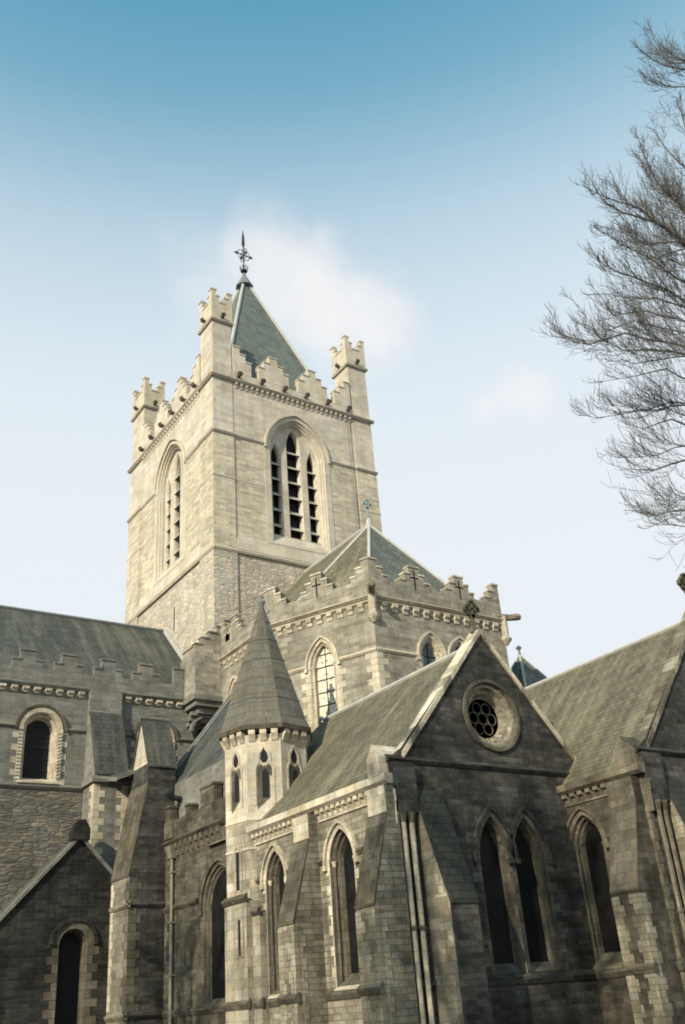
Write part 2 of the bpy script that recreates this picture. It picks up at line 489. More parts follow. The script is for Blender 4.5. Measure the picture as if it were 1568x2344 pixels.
class Fr:
    """a vertical plane: s runs along it, z up, d outwards"""
    def __init__(s, o, u, n):
        s.o = Vector((o[0], o[1], 0)); s.u = Vector((u[0], u[1], 0)).normalized(); s.n = Vector((n[0], n[1], 0)).normalized()
        s.flip = (s.u.cross(Vector((0, 0, 1)))).dot(s.n) < 0
    def p(s, a, z, d=0.0):
        return s.o + s.u * a + s.n * d + Vector((0, 0, z))
    def poly(s, mb, pts, mat):
        q = [s.p(*t) for t in pts]
        mb.poly(q, mat)
    def box(s, mb, a0, a1, z0, z1, d0, d1, mat):
        A = [s.p(a0, z0, d0), s.p(a1, z0, d0), s.p(a1, z1, d0), s.p(a0, z1, d0)]
        B = [s.p(a0, z0, d1), s.p(a1, z0, d1), s.p(a1, z1, d1), s.p(a0, z1, d1)]
        if s.flip: A.reverse(); B.reverse()
        mb.prism(A, B, mat)
    def prof(s, mb, prof, a0, a1, mat):
        """profile of (d, z) swept along the wall"""
        A = [s.p(a0, z, d) for d, z in prof]; B = [s.p(a1, z, d) for d, z in prof]
        mb.prism(A, B, mat)
    def wall(s, mb, outline, holes, mat, d=0.0):
        loops = [[Vector((a, z, 0)) for a, z in outline]] + [[Vector((a, z, 0)) for a, z in h] for h in holes]
        flat = [q for l in loops for q in l]
        for tri in tessellate_polygon(loops):
            q = [flat[k] for k in tri]
            w = (q[1] - q[0]).cross(q[2] - q[0]).z
            if abs(w) < 1e-9: continue
            if (w < 0) != s.flip: q.reverse()
            mb.poly([s.p(t.x, t.y, d) for t in q], mat)
def FE(x): return Fr((x, 0), (0, 1), (1, 0))        # faces east, s = y
def FS(y): return Fr((0, y), (1, 0), (0, -1))       # faces south, s = x

def arch(c, sill, spring, hw, apex, t=0.0, n=9, jambs=True):
    """outline of an arched opening, inset by t; round when apex-spring == hw"""
    rise = apex - spring
    a = max(0.0, (rise * rise - hw * hw) / (2 * hw))
    rr = hw + a - t
    if a < 1e-6:
        ang1 = math.pi / 2
    else:
        ang1 = math.acos(min(1, a / rr))
    L = []
    for i in range(n + 1):
        th = ang1 * i / n
        L.append((c + a - rr * math.cos(th), spring + rr * math.sin(th)))
    Rr = [(2 * c - x, z) for x, z in reversed(L[:-1])]
    if jambs:
        return [(c - hw + t, sill)] + L + Rr + [(c + hw - t, sill)]
    return L + Rr

def reveal(fr, mb, c, sill, spring, hw, apex, orders, mat, glass, sill_rise=0.9, jmb=None):
    """stepped / splayed reveal down to the glass, returns the glass outline parameters"""
    prev = None
    for t, d in orders:
        o = arch(c, sill + sill_rise * abs(d), spring, hw, apex, t)
        pts = [fr.p(a, z, d) for a, z in o]
        if prev:
            mb.loft(prev, pts, mat)
        prev = pts
    t, d = orders[-1]
    o = arch(c, sill + sill_rise * abs(d), spring, hw, apex, t)
    if glass:
        g = MB()
        fr.wall(g, o, [], glass, d)
        return o, g
    return o, None

def ring(fr, mb, c, sill, spring, hw, apex, t0, t1, d0, d1, mat, jambs=False):
    """a moulding band between insets t0 (outer) and t1 (inner), from depth d0 out to d1"""
    A = arch(c, sill, spring, hw, apex, t0, jambs=jambs); B = arch(c, sill, spring, hw, apex, t1, jambs=jambs)
    a0 = [fr.p(x, z, d0) for x, z in A]; a1 = [fr.p(x, z, d1) for x, z in A]
    b1 = [fr.p(x, z, d1) for x, z in B]; b0 = [fr.p(x, z, d0) for x, z in B]
    mb.loft(a0, a1, mat, False); mb.loft(a1, b1, mat, False); mb.loft(b1, b0, mat, False)
    for i in (0, -1):
        mb.poly([a0[i], a1[i], b1[i], b0[i]], mat)

def jamb_quoins(fr, mb, c, sill, spring, hw, mat, w0=.16, w1=.34, h=.30, d=.015, seed=0, sides=(-1, 1)):
    rnd = random.Random(seed)
    z = sill; k = 0
    while z < spring - .05:
        z1 = min(spring, z + h)
        for sgn in sides:
            w = (w1 if (k + (sgn > 0)) % 2 else w0) + rnd.uniform(-.03, .03)
            a, b = sorted((c + sgn * (hw + .002), c + sgn * (hw + w)))
            fr.box(mb, a, b, z + .006, z1 - .006, -.05, d, mat)
        z = z1; k += 1

def corner_quoins(mb, x, y, sx, sy, z0, z1, mat, a=.55, b=.30, h=.32, d=.014):
    """long and short blocks wrapped round a vertical arris; sx, sy point into the wall"""
    z = z0; k = 0
    while z < z1 - .1:
        t = min(z1, z + h)
        la, lb = (a, b) if k % 2 else (b, a)
        mb.box(x - sx * d, x + sx * la, y - sy * d, y + sy * lb, z + .005, t - .005, mat)
        z = t; k += 1

def merlons(fr, mb, segs, zb, d0, th, mat, capmat, cap=.09, over=.055):
    for a0, a1, z in segs:
        fr.box(mb, a0, a1, zb, z, d0 - th, d0, mat)
        fr.box(mb, a0 - .03, a1 + .03, z + .001, z + cap, d0 - th - over, d0 + over, capmat)

def string(fr, mb, a0, a1, z, p=.14, h=.20, mat='dressing', d0=0.0):
    fr.prof(mb, [(d0 - .05, z - h), (d0 + p * .35, z - h), (d0 + p, z - h * .45), (d0 + p, z - h * .2), (d0 - .05, z + .08)], a0, a1, mat)

def corbels(fr, mb, a0, a1, z, pitch, w, h, p, mat, d0=0.0):
    n = max(1, int(round((a1 - a0) / pitch)))
    for i in range(n):
        c = a0 + (i + .5) * (a1 - a0) / n
        fr.prof(mb, [(d0 - .05, z), (d0 + p, z), (d0 + p, z - h * .4), (d0 + p * .45, z - h * .6), (d0 + p * .3, z - h), (d0 - .05, z - h)], c - w / 2, c + w / 2, mat)

def spout(fr, mb, a, z, mat='dressing_dark', L=.42, r=.19, d0=0.0):
    pts = [fr.p(a, z, d0 - .1), fr.p(a, z + .03, d0 + L * .5), fr.p(a, z + .10, d0 + L * .8), fr.p(a, z + .06, d0 + L)]
    mb.tube(pts, [r * .8, r * .75, r * 1.15, r * .7], mat, 6)

def stone_cross(mb, x, y, z, h, mat, axis='y', t=.14):
    """wheel cross; the arms run along the gable"""
    def P(a, zz, d):
        return Vector((x + d, y + a, zz)) if axis == 'y' else Vector((x + a, y + d, zz))
    def slab(pts):
        A = [P(a, zz, -t / 2) for a, zz in pts]; B = [P(a, zz, t / 2) for a, zz in pts]
        mb.prism(A, B, mat)
    w = h * .055
    slab([(-w * 2.2, z), (w * 2.2, z), (w * 1.2, z + h * .16), (-w * 1.2, z + h * .16)])
    slab([(-w, z + h * .16), (w, z + h * .16), (w * .8, z + h * .55), (-w * .8, z + h * .55)])
    cz = z + h * .72; r0, r1 = h * .17, h * .23
    for k in range(4):
        an = k * math.pi / 2
        ca, sa = math.cos(an), math.sin(an)
        q = [(0, -w * .6), (h * .24, -w * 1.5), (h * .285, -w * .8), (h * .285, w * .8), (h * .24, w * 1.5), (0, w * .6)]
        slab([(a * ca - b * sa, cz + a * sa + b * ca) for a, b in q])
    N = 20
    for k in range(N):
        a0, a1 = 2 * math.pi * k / N, 2 * math.pi * (k + 1) / N
        slab([(r0 * math.cos(a0), cz + r0 * math.sin(a0)), (r1 * math.cos(a0), cz + r1 * math.sin(a0)),
              (r1 * math.cos(a1), cz + r1 * math.sin(a1)), (r0 * math.cos(a1), cz + r0 * math.sin(a1))])

def finish_window(parent, name, mb, g, gname='pane', label=None):
    o = mb.build(name, parent, label=label)
    return o

# ------------------------------------------------------------------ ground
gm = MB()
gm.poly([(-900, -900, 0), (900, -900, 0), (900, 900, 0), (-900, 900, 0)], 'ground_paving')
g_ = gm.build('ground', None, origin=(0, 0, 0)); g_['kind'] = 'structure'

# ------------------------------------------------------------------ cathedral
cath.location = ROOT
cath['label'] = 'stone cathedral with square battlemented tower, slate roofs, gabled chapels and conical stair turret'
cath['category'] = 'cathedral'

# ======== tower
TX, TY, TXW, TYN = -45.52, 22.71, -59.60, 35.49
rc = .10                                    # panel set back behind the corner piers
tw = MB()
e_in, s_in = FE(TX - rc), FS(TY + rc)
EW = dict(c=29.0, sill=27.9, spring=34.75, hw=2.12, apex=37.55)
SW = dict(c=-52.2, sill=27.9, spring=34.75, hw=2.12, apex=37.55)
zt, zb_ = 39.5, 12.0
for fr, a0, a1, w in ((e_in, TY + rc, TYN - rc, EW), (s_in, TXW + rc, TX - rc, SW)):
    fr.wall(tw, [(a0, zb_), (a1, zb_), (a1, zt), (a0, zt)], [arch(**w)], 'tower_stone')
FN = Fr((0, TYN - rc), (1, 0), (0, 1)); FW = Fr((TXW + rc, 0), (0, 1), (-1, 0))
FN.wall(tw, [(TXW + rc, zb_), (TX - rc, zb_), (TX - rc, zt), (TXW + rc, zt)], [], 'tower_stone')
FW.wall(tw, [(TY + rc, zb_), (TYN - rc, zb_), (TYN - rc, zt), (TY + rc, zt)], [], 'tower_stone')
tw.poly([(TXW + rc, TY + rc, zt), (TX - rc, TY + rc, zt), (TX - rc, TYN - rc, zt), (TXW + rc, TYN - rc, zt)], 'lead_dark')
piers = {'SE': (-47.45, TX, TY, 24.28), 'NE': (-47.45, TX, 33.75, TYN), 'SW': (TXW, -57.2, TY, 24.4), 'NW': (TXW, -57.2, 33.75, TYN)}
for k, (x0, x1, y0, y1) in piers.items():
    tw.box(x0, x1, y0, y1, zb_, 26.6, 'tower_stone')
    tw.box(x0 + .03, x1 - .03, y0 + .03, y1 - .03, 26.6, 35.0, 'tower_stone')
    tw.box(x0 + .06, x1 - .06, y0 + .06, y1 - .06, 35.0, 39.2, 'tower_stone')
tower = tw.build('bell_tower', cath, label='square sunlit bell tower with rubble base, belfry windows and battlements')

# string courses
st = MB()
for fr, a0, a1, w in ((FE(TX), TY, TYN, EW), (FS(TY), TXW, TX, SW)):
    string(fr, st, a0 - .02, a1 + .02, 26.78, .10, .22, 'tower_ashlar')
    b0, b1 = (24.28, 33.75) if fr.n.x > .5 else (-57.2, -47.45)
    # sloping ashlar base of the belfry stage
    fr.prof(st, [(-.2, 26.85), (.02, 26.85), (-rc + .01, 27.75), (-.2, 27.75)], b0, b1, 'tower_ashlar')
    hw = 2.62
    for s0, s1 in ((a0, b0), (b0, w['c'] - hw), (w['c'] + hw, b1), (b1, a1)):
        dd = 0.0 if (s0 in (a0, b1)) and (s1 in (b0, a1)) else -rc
        string(fr, st, s0 - .02, s1 + .02, 35.1, .13, .22, 'lead_dark' if False else 'tower_ashlar', dd)
        string(fr, st, s0 - .01, s1 + .01, 31.78, .03, .10, 'tower_ashlar', dd if dd else -.02)
    string(fr, st, a0 - .12, a1 + .12, 39.42, .20, .24, 'tower_ashlar')
    corbels(fr, st, b0, b1, 39.18, .40, .17, .42, .17, 'tower_ashlar', -rc)
for k, (x0, x1, y0, y1) in piers.items():
    for fr, a0, a1 in ((FE(x1), y0, y1), (FS(y0), x0, x1), (Fr((0, y1), (1, 0), (0, 1)), x0, x1), (Fr((x0, 0), (0, 1), (-1, 0)), y0, y1)):
        string(fr, st, a0 - .08, a1 + .08, 44.08, .12, .20, 'tower_ashlar')
st.build('string_course', tower)

# corner turrets and battlements
for k, (x0, x1, y0, y1) in piers.items():
    t = MB()
    t.box(x0 + .08, x1 - .08, y0 + .08, y1 - .08, 39.2, 44.0, 'tower_stone')
    for fr, a0, a1 in ((FE(x1), y0, y1), (FS(y0), x0, x1), (Fr((0, y1), (1, 0), (0, 1)), x0, x1), (Fr((x0, 0), (0, 1), (-1, 0)), y0, y1)):
        L = a1 - a0
        segs = [(a0, a0 + .36, 46.55), (a0 + .36, a0 + .60, 46.05), (a0 + .60, a1 - .60, 45.55), (a1 - .60, a1 - .36, 46.05), (a1 - .36, a1, 46.55)]
        if abs(fr.n.x) > .5:
            segs[0] = (a0 + .262, a0 + .36, 46.55); segs[-1] = (a1 - .36, a1 - .262, 46.55)
            merlons(fr, t, segs, 44.0, -.002, .256, 'tower_ashlar', 'tower_ashlar', .116, .046)
        else:
            merlons(fr, t, segs, 44.0, 0.0, .26, 'tower_ashlar', 'tower_ashlar', .12, .05)
        spout(fr, t, (a0 + a1) / 2, 44.3, 'dressing_dark', .32, .17)
    t.build('corner_turret', tower)
def pyramid_steps(c, half, st_w, st_h, n, ztop):
    s = [(c - half, c + half, ztop)]
    for k in range(1, n):
        s.append((c - half - k * st_w, c - half - (k - 1) * st_w, ztop - k * st_h))
        s.append((c + half + (k - 1) * st_w, c + half + k * st_w, ztop - k * st_h))
    return s
def tower_parapet(fr, a0, a1, c):
    t = MB()
    fr.box(t, a0, a1, 39.35, 40.0, -.45, 0.0, 'tower_ashlar')
    segs = []
    for k in (-1, 1):
        segs += pyramid_steps(c + k * 1.58, .31, .44, .55, 3, 42.15)
    segs += [(a0, a0 + .50, 42.15), (a0 + .50, a0 + .95, 41.60), (a0 + .95, a0 + 1.38, 41.05)]
    segs += [(a1 - .50, a1, 42.15), (a1 - .95, a1 - .50, 41.60), (a1 - 1.38, a1 - .95, 41.05)]
    merlons(fr, t, segs, 39.98, 0.0, .42, 'tower_ashlar', 'tower_ashlar', .10, .05)
    n = 6
    for i in range(n):
        spout(fr, t, a0 + .35 + i * (a1 - a0 - .7) / (n - 1), 39.66, 'dressing_dark', .42, .19)
    t.build('parapet', tower)
tower_parapet(FE(TX), 24.28, 33.75, 28.98)
tower_parapet(FS(TY), -57.2, -47.45, -52.3)
tower_parapet(Fr((0, TYN), (1, 0), (0, 1)), -57.2, -47.45, -52.3)
tower_parapet(Fr((TXW, 0), (0, 1), (-1, 0)), 24.4, 33.75, 28.98)

# belfry windows
def belfry(fr, w, seed):
    c = w['c']
    b = MB()
    o, _ = reveal(fr, b, w['c'], w['sill'], w['spring'], w['hw'], w['apex'],
                  [(0, 0), (.02, -.10), (.12, -.12), (.14, -.24), (.24, -.26), (.27, -.44), (.33, -.48)], 'tower_ashlar', None, 1.6)
    ring(fr, b, w['c'], w['sill'], w['spring'], w['hw'], w['apex'], -.44, -.30, -.02, .15, 'tower_ashlar')
    ring(fr, b, w['c'], w['sill'], w['spring'], w['hw'], w['apex'], -.30, 0.0, -.02, .03, 'tower_ashlar')
    for sg in (-1, 1):
        a_, b_ = sorted((c + sg * w['hw'], c + sg * (w['hw'] + .42)))
        fr.box(b, a_, b_, 27.7, 34.75, -.02, .03, 'tower_ashlar')
    fr.prof(b, [(-.5, 28.66), (-.46, 28.66), (.0, 27.95), (.04, 27.75), (-.5, 27.4)], c - w['hw'] - .4, c + w['hw'] + .4, 'tower_ashlar')
    # pierced screen
    lights = [dict(c=c - 1.39, sill=28.72, spring=34.45, hw=.39, apex=35.65), dict(c=c, sill=28.72, spring=35.65, hw=.54, apex=37.12), dict(c=c + 1.39, sill=28.72, spring=34.45, hw=.39, apex=35.65)]
    fr.wall(b, o, [arch(**l) for l in lights], 'tower_ashlar', -.48)
    for l in lights:
        reveal(fr, b, l['c'], l['sill'], l['spring'], l['hw'], l['apex'], [(0, -.48), (.09, -.60), (.10, -.86)], 'tower_ashlar', None, .05)
    wo = b.build('belfry_window', tower)
    lv = MB()
    for l in lights:
        z = 35.15 if l['hw'] > .5 else 34.0
        h = l['hw'] - .05
        while z > 28.9:
            fr.prof(lv, [(-.50, z - .06), (-.50, z), (-.95, z + .42), (-.95, z + .36)], l['c'] - h, l['c'] + h, 'louvre_stone')
            z -= 1.155
        o2 = arch(l['c'], l['sill'], l['spring'], l['hw'] - .05, l['apex'] - .05)
        fr.wall(lv, o2, [], 'dark_inside', -.98)
    lv.build('louvre', tower)
belfry(e_in, EW, 1)
belfry(s_in, SW, 2)
lc = MB()
lc.tube([(TX + .04, 33.3, 26.7), (TX + .04, 33.32, 33.0), (TX + .04, 33.3, 39.6)], [.03, .03, .03], 'lead_dark', 5)
lc.build('lightning_cable', tower)
sl = MB()   # stair slit low on the sunny face
s_f = FS(TY)
s_in.box(sl, -51.36, -51.16, 23.4, 25.0, -.02, .012, 'dark_inside')
s_in.box(sl, -51.5, -51.36, 23.2, 25.2, -.02, .03, 'tower_ashlar')
s_in.box(sl, -51.16, -51.02, 23.2, 25.2, -.02, .03, 'tower_ashlar')
sl.build('slit_window', tower)

# pyramid roof
pr = MB()
ap = Vector((-52.3, 29.1, 55.6))
bs = [Vector((-46.9, 24.2, 39.6)), Vector((-46.9, 34.0, 39.6)), Vector((-57.9, 34.0, 39.6)), Vector((-57.9, 24.2, 39.6))]
for i in range(4):
    pr.poly([bs[i], bs[(i + 1) % 4], ap], 'slate_green')
proof = pr.build('tower_roof', cath, label='steep green slate pyramid roof with pale lead hips')
hp = MB()
for b in bs:
    hp.tube([b, ap], [.17, .13], 'lead', 6)
hp.build('lead_hip', proof)
fi = MB()
tip = Vector((-52.3, 29.1, 60.9))
fi.tube([ap + Vector((0, 0, -1.0)), ap + Vector((0, 0, .15)), ap + Vector((0, 0, .5))], [.75, .2, .12], 'lead_dark', 8)
fi.tube([ap + Vector((0, 0, .3)), tip], [.055, .03], 'iron', 6)
fi.tube([ap + Vector((0, 0, .62)), ap + Vector((0, 0, .75)), ap + Vector((0, 0, .88))], [.10, .30, .10], 'iron', 8)
for k in range(8):
    a = k * math.pi / 4
    d = Vector((math.cos(a), math.sin(a), 0))
    fi.tube([ap + Vector((0, 0, .75)) + d * .25, ap + Vector((0, 0, 1.25)) + d * .30, ap + Vector((0, 0, 1.05)) + d * .42], [.04, .035, .02], 'iron', 4)
cz = ap.z + 2.55
for k in range(4):
    d = Vector(((0, 1, 0), (0, -1, 0), (1, 0, 0), (-1, 0, 0))[k])
    q = .72 if k < 2 else .4
    b0 = Vector((ap.x, ap.y, cz))
    fi.tube([b0, b0 + d * q], [.05, .05], 'iron', 5)
    fi.tube([b0 + d * (q - .12), b0 + d * (q - .05), b0 + d * (q + .16)], [.10, .13, .02], 'iron', 6)
    fi.tube([b0 + d * .6, b0 + d * .42 + Vector((0, 0, .42)), b0 + Vector((0, 0, .6))], [.035, .035, .035], 'iron', 4)
    fi.tube([b0 + d * .6, b0 + d * .42 - Vector((0, 0, .42)), b0 - Vector((0, 0, .6))], [.035, .035, .035], 'iron', 4)
fi.tube([tip - Vector((0, 0, 2.0)), tip - Vector((0, 0, 1.55)), tip - Vector((0, 0, .8)), tip], [.04, .14, .11, .02], 'iron', 6)
fi.build('weather_vane', proof)

# ======== choir
CX, CY = -33.38, 22.42
CYN = 58.2 - CY
P0 = Vector((-38.70, 22.42)); P1 = Vector((CX, 24.95)); cl = (P1 - P0).length
cu = (P1 - P0) / cl
Fc = Fr((P0.x, P0.y), (cu.x, cu.y), (cu.y, -cu.x))
Fce = FE(CX); Fcs = FS(CY)
ch = MB()
cw = dict(c=2.93, sill=13.2, spring=16.25, hw=.70, apex=17.50)
Fc.wall(ch, [(0, 5), (cl, 5), (cl, 20), (0, 20)], [arch(**cw)], 'choir_stone')
ew = [dict(c=28.22, sill=12.8, spring=16.3, hw=.66, apex=17.45), dict(c=30.08, sill=12.8, spring=16.3, hw=.66, apex=17.45)]
Fce.wall(ch, [(P1.y, 5), (58.2 - P1.y, 5), (58.2 - P1.y, 20), (P1.y, 20)], [arch(**w) for w in ew], 'choir_stone')
sw = dict(c=-42.6, sill=14.0, spring=16.3, hw=.60, apex=17.4)
Fcs.wall(ch, [(-46, 5), (P0.x, 5), (P0.x, 20), (-46, 20)], [arch(**sw)], 'choir_stone')
ch.poly([(CX, 58.2 - P1.y, 5), (P0.x, CYN, 5), (P0.x, CYN, 20), (CX, 58.2 - P1.y, 20)], 'choir_stone')
ch.poly([(P0.x, CYN, 5), (-46, CYN, 5), (-46, CYN, 20), (P0.x, CYN, 20)], 'choir_stone')
choir = ch.build('choir', cath, label='choir apse with canted stone walls below a stepped parapet')
cs = MB()
for fr, a0, a1 in ((Fc, 0, cl), (Fce, P1.y, 58.2 - P1.y), (Fcs, -44.1, P0.x)):
    string(fr, cs, a0 - .05, a1 + .05, 19.12, .20, .16, 'dressing')
    string(fr, cs, a0 - .03, a1 + .03, 18.88, .12, .12, 'dressing')
    corbels(fr, cs, a0 + .3, a1 - .3, 18.78, .62, .30, .38, .17, 'dressing')
for fr, segs in ((Fc, [(-.02, cw['c'] - .85), (cw['c'] + .85, cl + .02)]), (Fce, [(P1.y, 27.35), (30.95, 33.3)]), (Fcs, [(-44.1, -43.4), (-41.8, P0.x)])):
    for a0, a1 in segs:
        string(fr, cs, a0, a1, 16.45, .10, .17, 'dressing')
cs.build('string_course', choir)
def choir_parapet(fr, a0, a1, centres, ends):
    t = MB()
    fr.box(t, a0, a1, 19.1, 19.88, -.34, 0.04, 'choir_stone')
    segs = []
    for c in centres:
        segs += pyramid_steps(c, .31, .31, .40, 3, 21.02)
    for e_, s_ in ends:
        for k in range(3):
            w0 = (.42 + .31 * (k - 1)) if k else 0
            w1 = .42 + .31 * k
            q = sorted((e_ + s_ * w0, e_ + s_ * w1))
            segs.append((q[0], q[1], 21.02 - .40 * k))
    merlons(fr, t, segs, 19.87, .04, .34, 'choir_stone', 'dressing', .09, .05)
    for c in (centres if fr is not Fcs else []):   # cross loops
        fr.box(t, c - .04, c + .04, 19.8, 20.85, .03, .052, 'dark_inside')
        fr.box(t, c - .26, c + .26, 20.42, 20.50, .03, .052, 'dark_inside')
    t.build('parapet', choir)
choir_parapet(Fc, 0, cl, [2.88], [(0, 1), (cl, -1)])
choir_parapet(Fce, P1.y, 58.2 - P1.y, [27.65, 30.55], [(P1.y, 1), (58.2 - P1.y, -1)])
choir_parapet(Fcs, -45.5, P0.x - .35, [-42.6], [(P0.x, -1), (-44.1, 1)])
def lancet(fr, w, parent, glass, orders, mat='dressing', rmat=None, hood=True, quoin=(.16, .34), name='window', bars=True, hmat=None, shafts=True, gl_label=None, seed=1):
    b = MB()
    o, g = reveal(fr, b, w['c'], w['sill'], w['spring'], w['hw'], w['apex'], orders, rmat or mat, glass)
    ring(fr, b, w['c'], w['sill'], w['spring'], w['hw'], w['apex'], -.17, 0.0, -.04, .02, mat)
    if hood:
        ring(fr, b, w['c'], w['sill'], w['spring'], w['hw'], w['apex'], -.27, -.17, -.04, .11, hmat or mat)
        for sg in (-1, 1):
            a = w['c'] + sg * (w['hw'] + .22)
            fr.box(b, a - .09, a + .09, w['spring'] - .13, w['spring'] + .03, -.03, .12, hmat or mat)
    if quoin: jamb_quoins(fr, b, w['c'], w['sill'], w['spring'], w['hw'], mat, quoin[0], quoin[1], seed=seed, sides=quoin[2] if len(quoin) > 2 else (-1, 1))
    fr.prof(b, [(-.1, w['sill'] - .14), (.07, w['sill'] - .14), (.07, w['sill'] - .06), (-.02, w['sill'] + .02), (-.1, w['sill'] + .02)], w['c'] - w['hw'] - .1, w['c'] + w['hw'] + .1, mat)
    if shafts:
        t1, d1 = orders[1]
        for sg in (-1, 1):
            a = w['c'] + sg * (w['hw'] - t1 - .07)
            b.tube([fr.p(a, w['sill'] + .2, d1 - .02), fr.p(a, w['spring'], d1 - .02)], [.055, .055], rmat or mat, 8)
            b.tube([fr.p(a, w['spring'] - .05, d1 - .02), fr.p(a, w['spring'] + .12, d1 - .02)], [.06, .10], mat, 8)
    wo = b.build(name, parent)
    t, d = orders[-1]
    if bars:
        hw = w['hw'] - t
        z = w['sill'] + abs(d) * .9 + .35
        while z < w['apex'] - .4:
            x_ = hw if z < w['spring'] else hw * max(.2, 1 - ((z - w['spring']) / (w['apex'] - w['spring'])) ** 2)
            fr.box(g, w['c'] - x_, w['c'] + x_, z, z + .035, d + .01, d + .045, 'iron')
            z += .62
        fr.box(g, w['c'] - .018, w['c'] + .018, w['sill'] + .4, w['apex'] - .25, d + .01, d + .04, 'iron')
    g.build('pane', wo) if False else g.build('window_pane', parent)
    return wo
ORD1 = [(0, 0), (.05, -.10), (.12, -.12), (.16, -.26), (.20, -.30)]
lancet(Fc, cw, choir, 'glass_reflection', ORD1, quoin=(.30, .52))
for i, w in enumerate(ew):
    lancet(Fce, w, choir, 'glass_blue', ORD1, quoin=(.18, .36), seed=i)
lancet(Fcs, sw, choir, 'glass_dark', ORD1)
# angle shafts, quoins and gargoyles
cq = MB()
for (px, py, nx, ny) in ((P1.x, P1.y, .8, -.6), (P1.x, 58.2 - P1.y, .8, .6)):
    z = 8.0; k = 0
    while z < 16.2:
        la, lb = (.62, .34) if k % 2 else (.34, .62)
        Fc2 = Fc if py < 29 else None
        if Fc2: Fc.box(cq, cl - la, cl + .012, z + .005, z + .315, -.06, .016, 'dressing')
        s_ = 1 if py < 29 else -1
        Fce.box(cq, py - s_ * .008, py + s_ * lb, z + .005, z + .315, -.06, .015, 'dressing')
        z += .32; k += 1
    d = Vector((nx, ny, 0))
    b0 = Vector((px, py, 0)) + d * .04
    cq.tube([b0 + Vector((0, 0, 17.7)), b0 + Vector((0, 0, 17.95)), b0 + Vector((0, 0, 18.05)), b0 + Vector((0, 0, 18.15)), b0 + Vector((0, 0, 19.3))], [.08, .28, .32, .20, .20], 'dressing', 8)
cq.build('angle_shaft', choir)
for (px, py, nx, ny) in ((P1.x, P1.y, .62, -.42), (P1.x, 58.2 - P1.y, .35, .95)):
    gg = MB()
    d = Vector((nx, ny, 0)).normalized()
    b0 = Vector((px, py, 19.25))
    gg.tube([b0 - d * .3, b0 + d * .5, b0 + d * .85 + Vector((0, 0, .05)), b0 + d * 1.05 + Vector((0, 0, .03))], [.22, .18, .20, .14], 'dressing_mid', 8)
    gg.build('gargoyle', choir)
cr = MB()
ra = Vector((-38.55, 29.1, 26.2)); rb = Vector((-45.6, 29.1, 26.2))
ev = [Vector((-46, 22.9, 19.3)), Vector((-38.9, 22.9, 19.3)), Vector((-33.9, 25.2, 19.3)), Vector((-33.9, 33.0, 19.3)), Vector((-38.9, 35.3, 19.3)), Vector((-46, 35.3, 19.3))]
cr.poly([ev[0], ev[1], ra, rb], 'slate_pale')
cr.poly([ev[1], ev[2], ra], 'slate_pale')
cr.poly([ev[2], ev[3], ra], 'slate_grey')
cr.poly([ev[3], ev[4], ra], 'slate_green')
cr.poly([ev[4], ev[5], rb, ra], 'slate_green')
croof = cr.build('choir_roof', cath, label='hipped slate roof of the choir with pale lead hips')
ch2 = MB()
ch2.tube([rb, ra], [.13, .13], 'lead', 6)
for q in ev[1:5]:
    ch2.tube([q, ra], [.10, .10], 'lead', 6)
ch2.tube([ra - Vector((0, 0, .3)), ra + Vector((0, 0, .25)), ra + Vector((0, 0, .45))], [.22, .15, .06], 'lead', 8)
ch2.build('lead_hip', croof)
cf = MB()
cf.tube([ra + Vector((0, 0, .3)), ra + Vector((0, 0, 1.0))], [.05, .04], 'copper', 6)
stone_cross(cf, ra.x, ra.y, ra.z + .55, 1.15, 'copper', 'y', .04)
cf.build('finial_cross', croof)

# ======== transept
FT = FE(TX)
tr = MB()
tws = [dict(c=13.34, sill=12.35, spring=14.80, hw=.80, apex=15.60), dict(c=19.25, sill=12.35, spring=14.80, hw=.80, apex=15.60), dict(c=7.4, sill=12.35, spring=14.80, hw=.80, apex=15.60)]
FT.wall(tr, [(1.0, 12.1), (TY, 12.1), (TY, 17.1), (1.0, 17.1)], [arch(w['c'], w['sill'], w['spring'], w['hw'], w['apex']) for w in tws], 'transept_stone')
FT.wall(tr, [(1.0, 0), (TY, 0), (TY, 12.1), (1.0, 12.1)], [], 'transept_rubble')
FS(1.0).wall(tr, [(TXW, 0), (TX, 0), (TX, 17.1), (-52.53, 23.6), (TXW, 17.1)], [], 'transept_stone')
trans = tr.build('transept', cath, label='grey stone transept wall with round arched windows and stepped parapet')
ts = MB()
string(FT, ts, .9, 20.85, 17.14, .20, .26, 'transept_stone')
for a0, a1 in ((1.0, 15.5), (17.4, 20.85)):
    corbels(FT, ts, a0, a1, 16.86, .56, .30, .26, .20, 'dressing')
for a0, a1 in ((1.0, 6.2), (8.6, 12.12), (14.56, 15.5), (17.4, 18.1), (20.4, 22.7)):
    string(FT, ts, a0, a1, 14.98, .12, .16, 'transept_stone')
string(FT, ts, 1.0, 15.6, 12.2, .14, .22, 'transept_stone')
string(FT, ts, 17.2, 22.5, 12.2, .14, .22, 'transept_stone')
ts.build('string_course', trans)
tp = MB()
FT.box(tp, 1.0, 20.85, 17.1, 17.85, -.3, .05, 'transept_stone')
segs = []
for k in range(-4, 5):
    c = 14.50 + 2.08 * k
    if c < 20.5: segs += pyramid_steps(c, .37, .36, .50, 2, 18.72)
segs += [(20.25, 20.85, 18.72)]
merlons(FT, tp, segs, 17.84, .05, .3, 'transept_stone', 'transept_stone', .10, .05)
tp.build('parapet', trans)
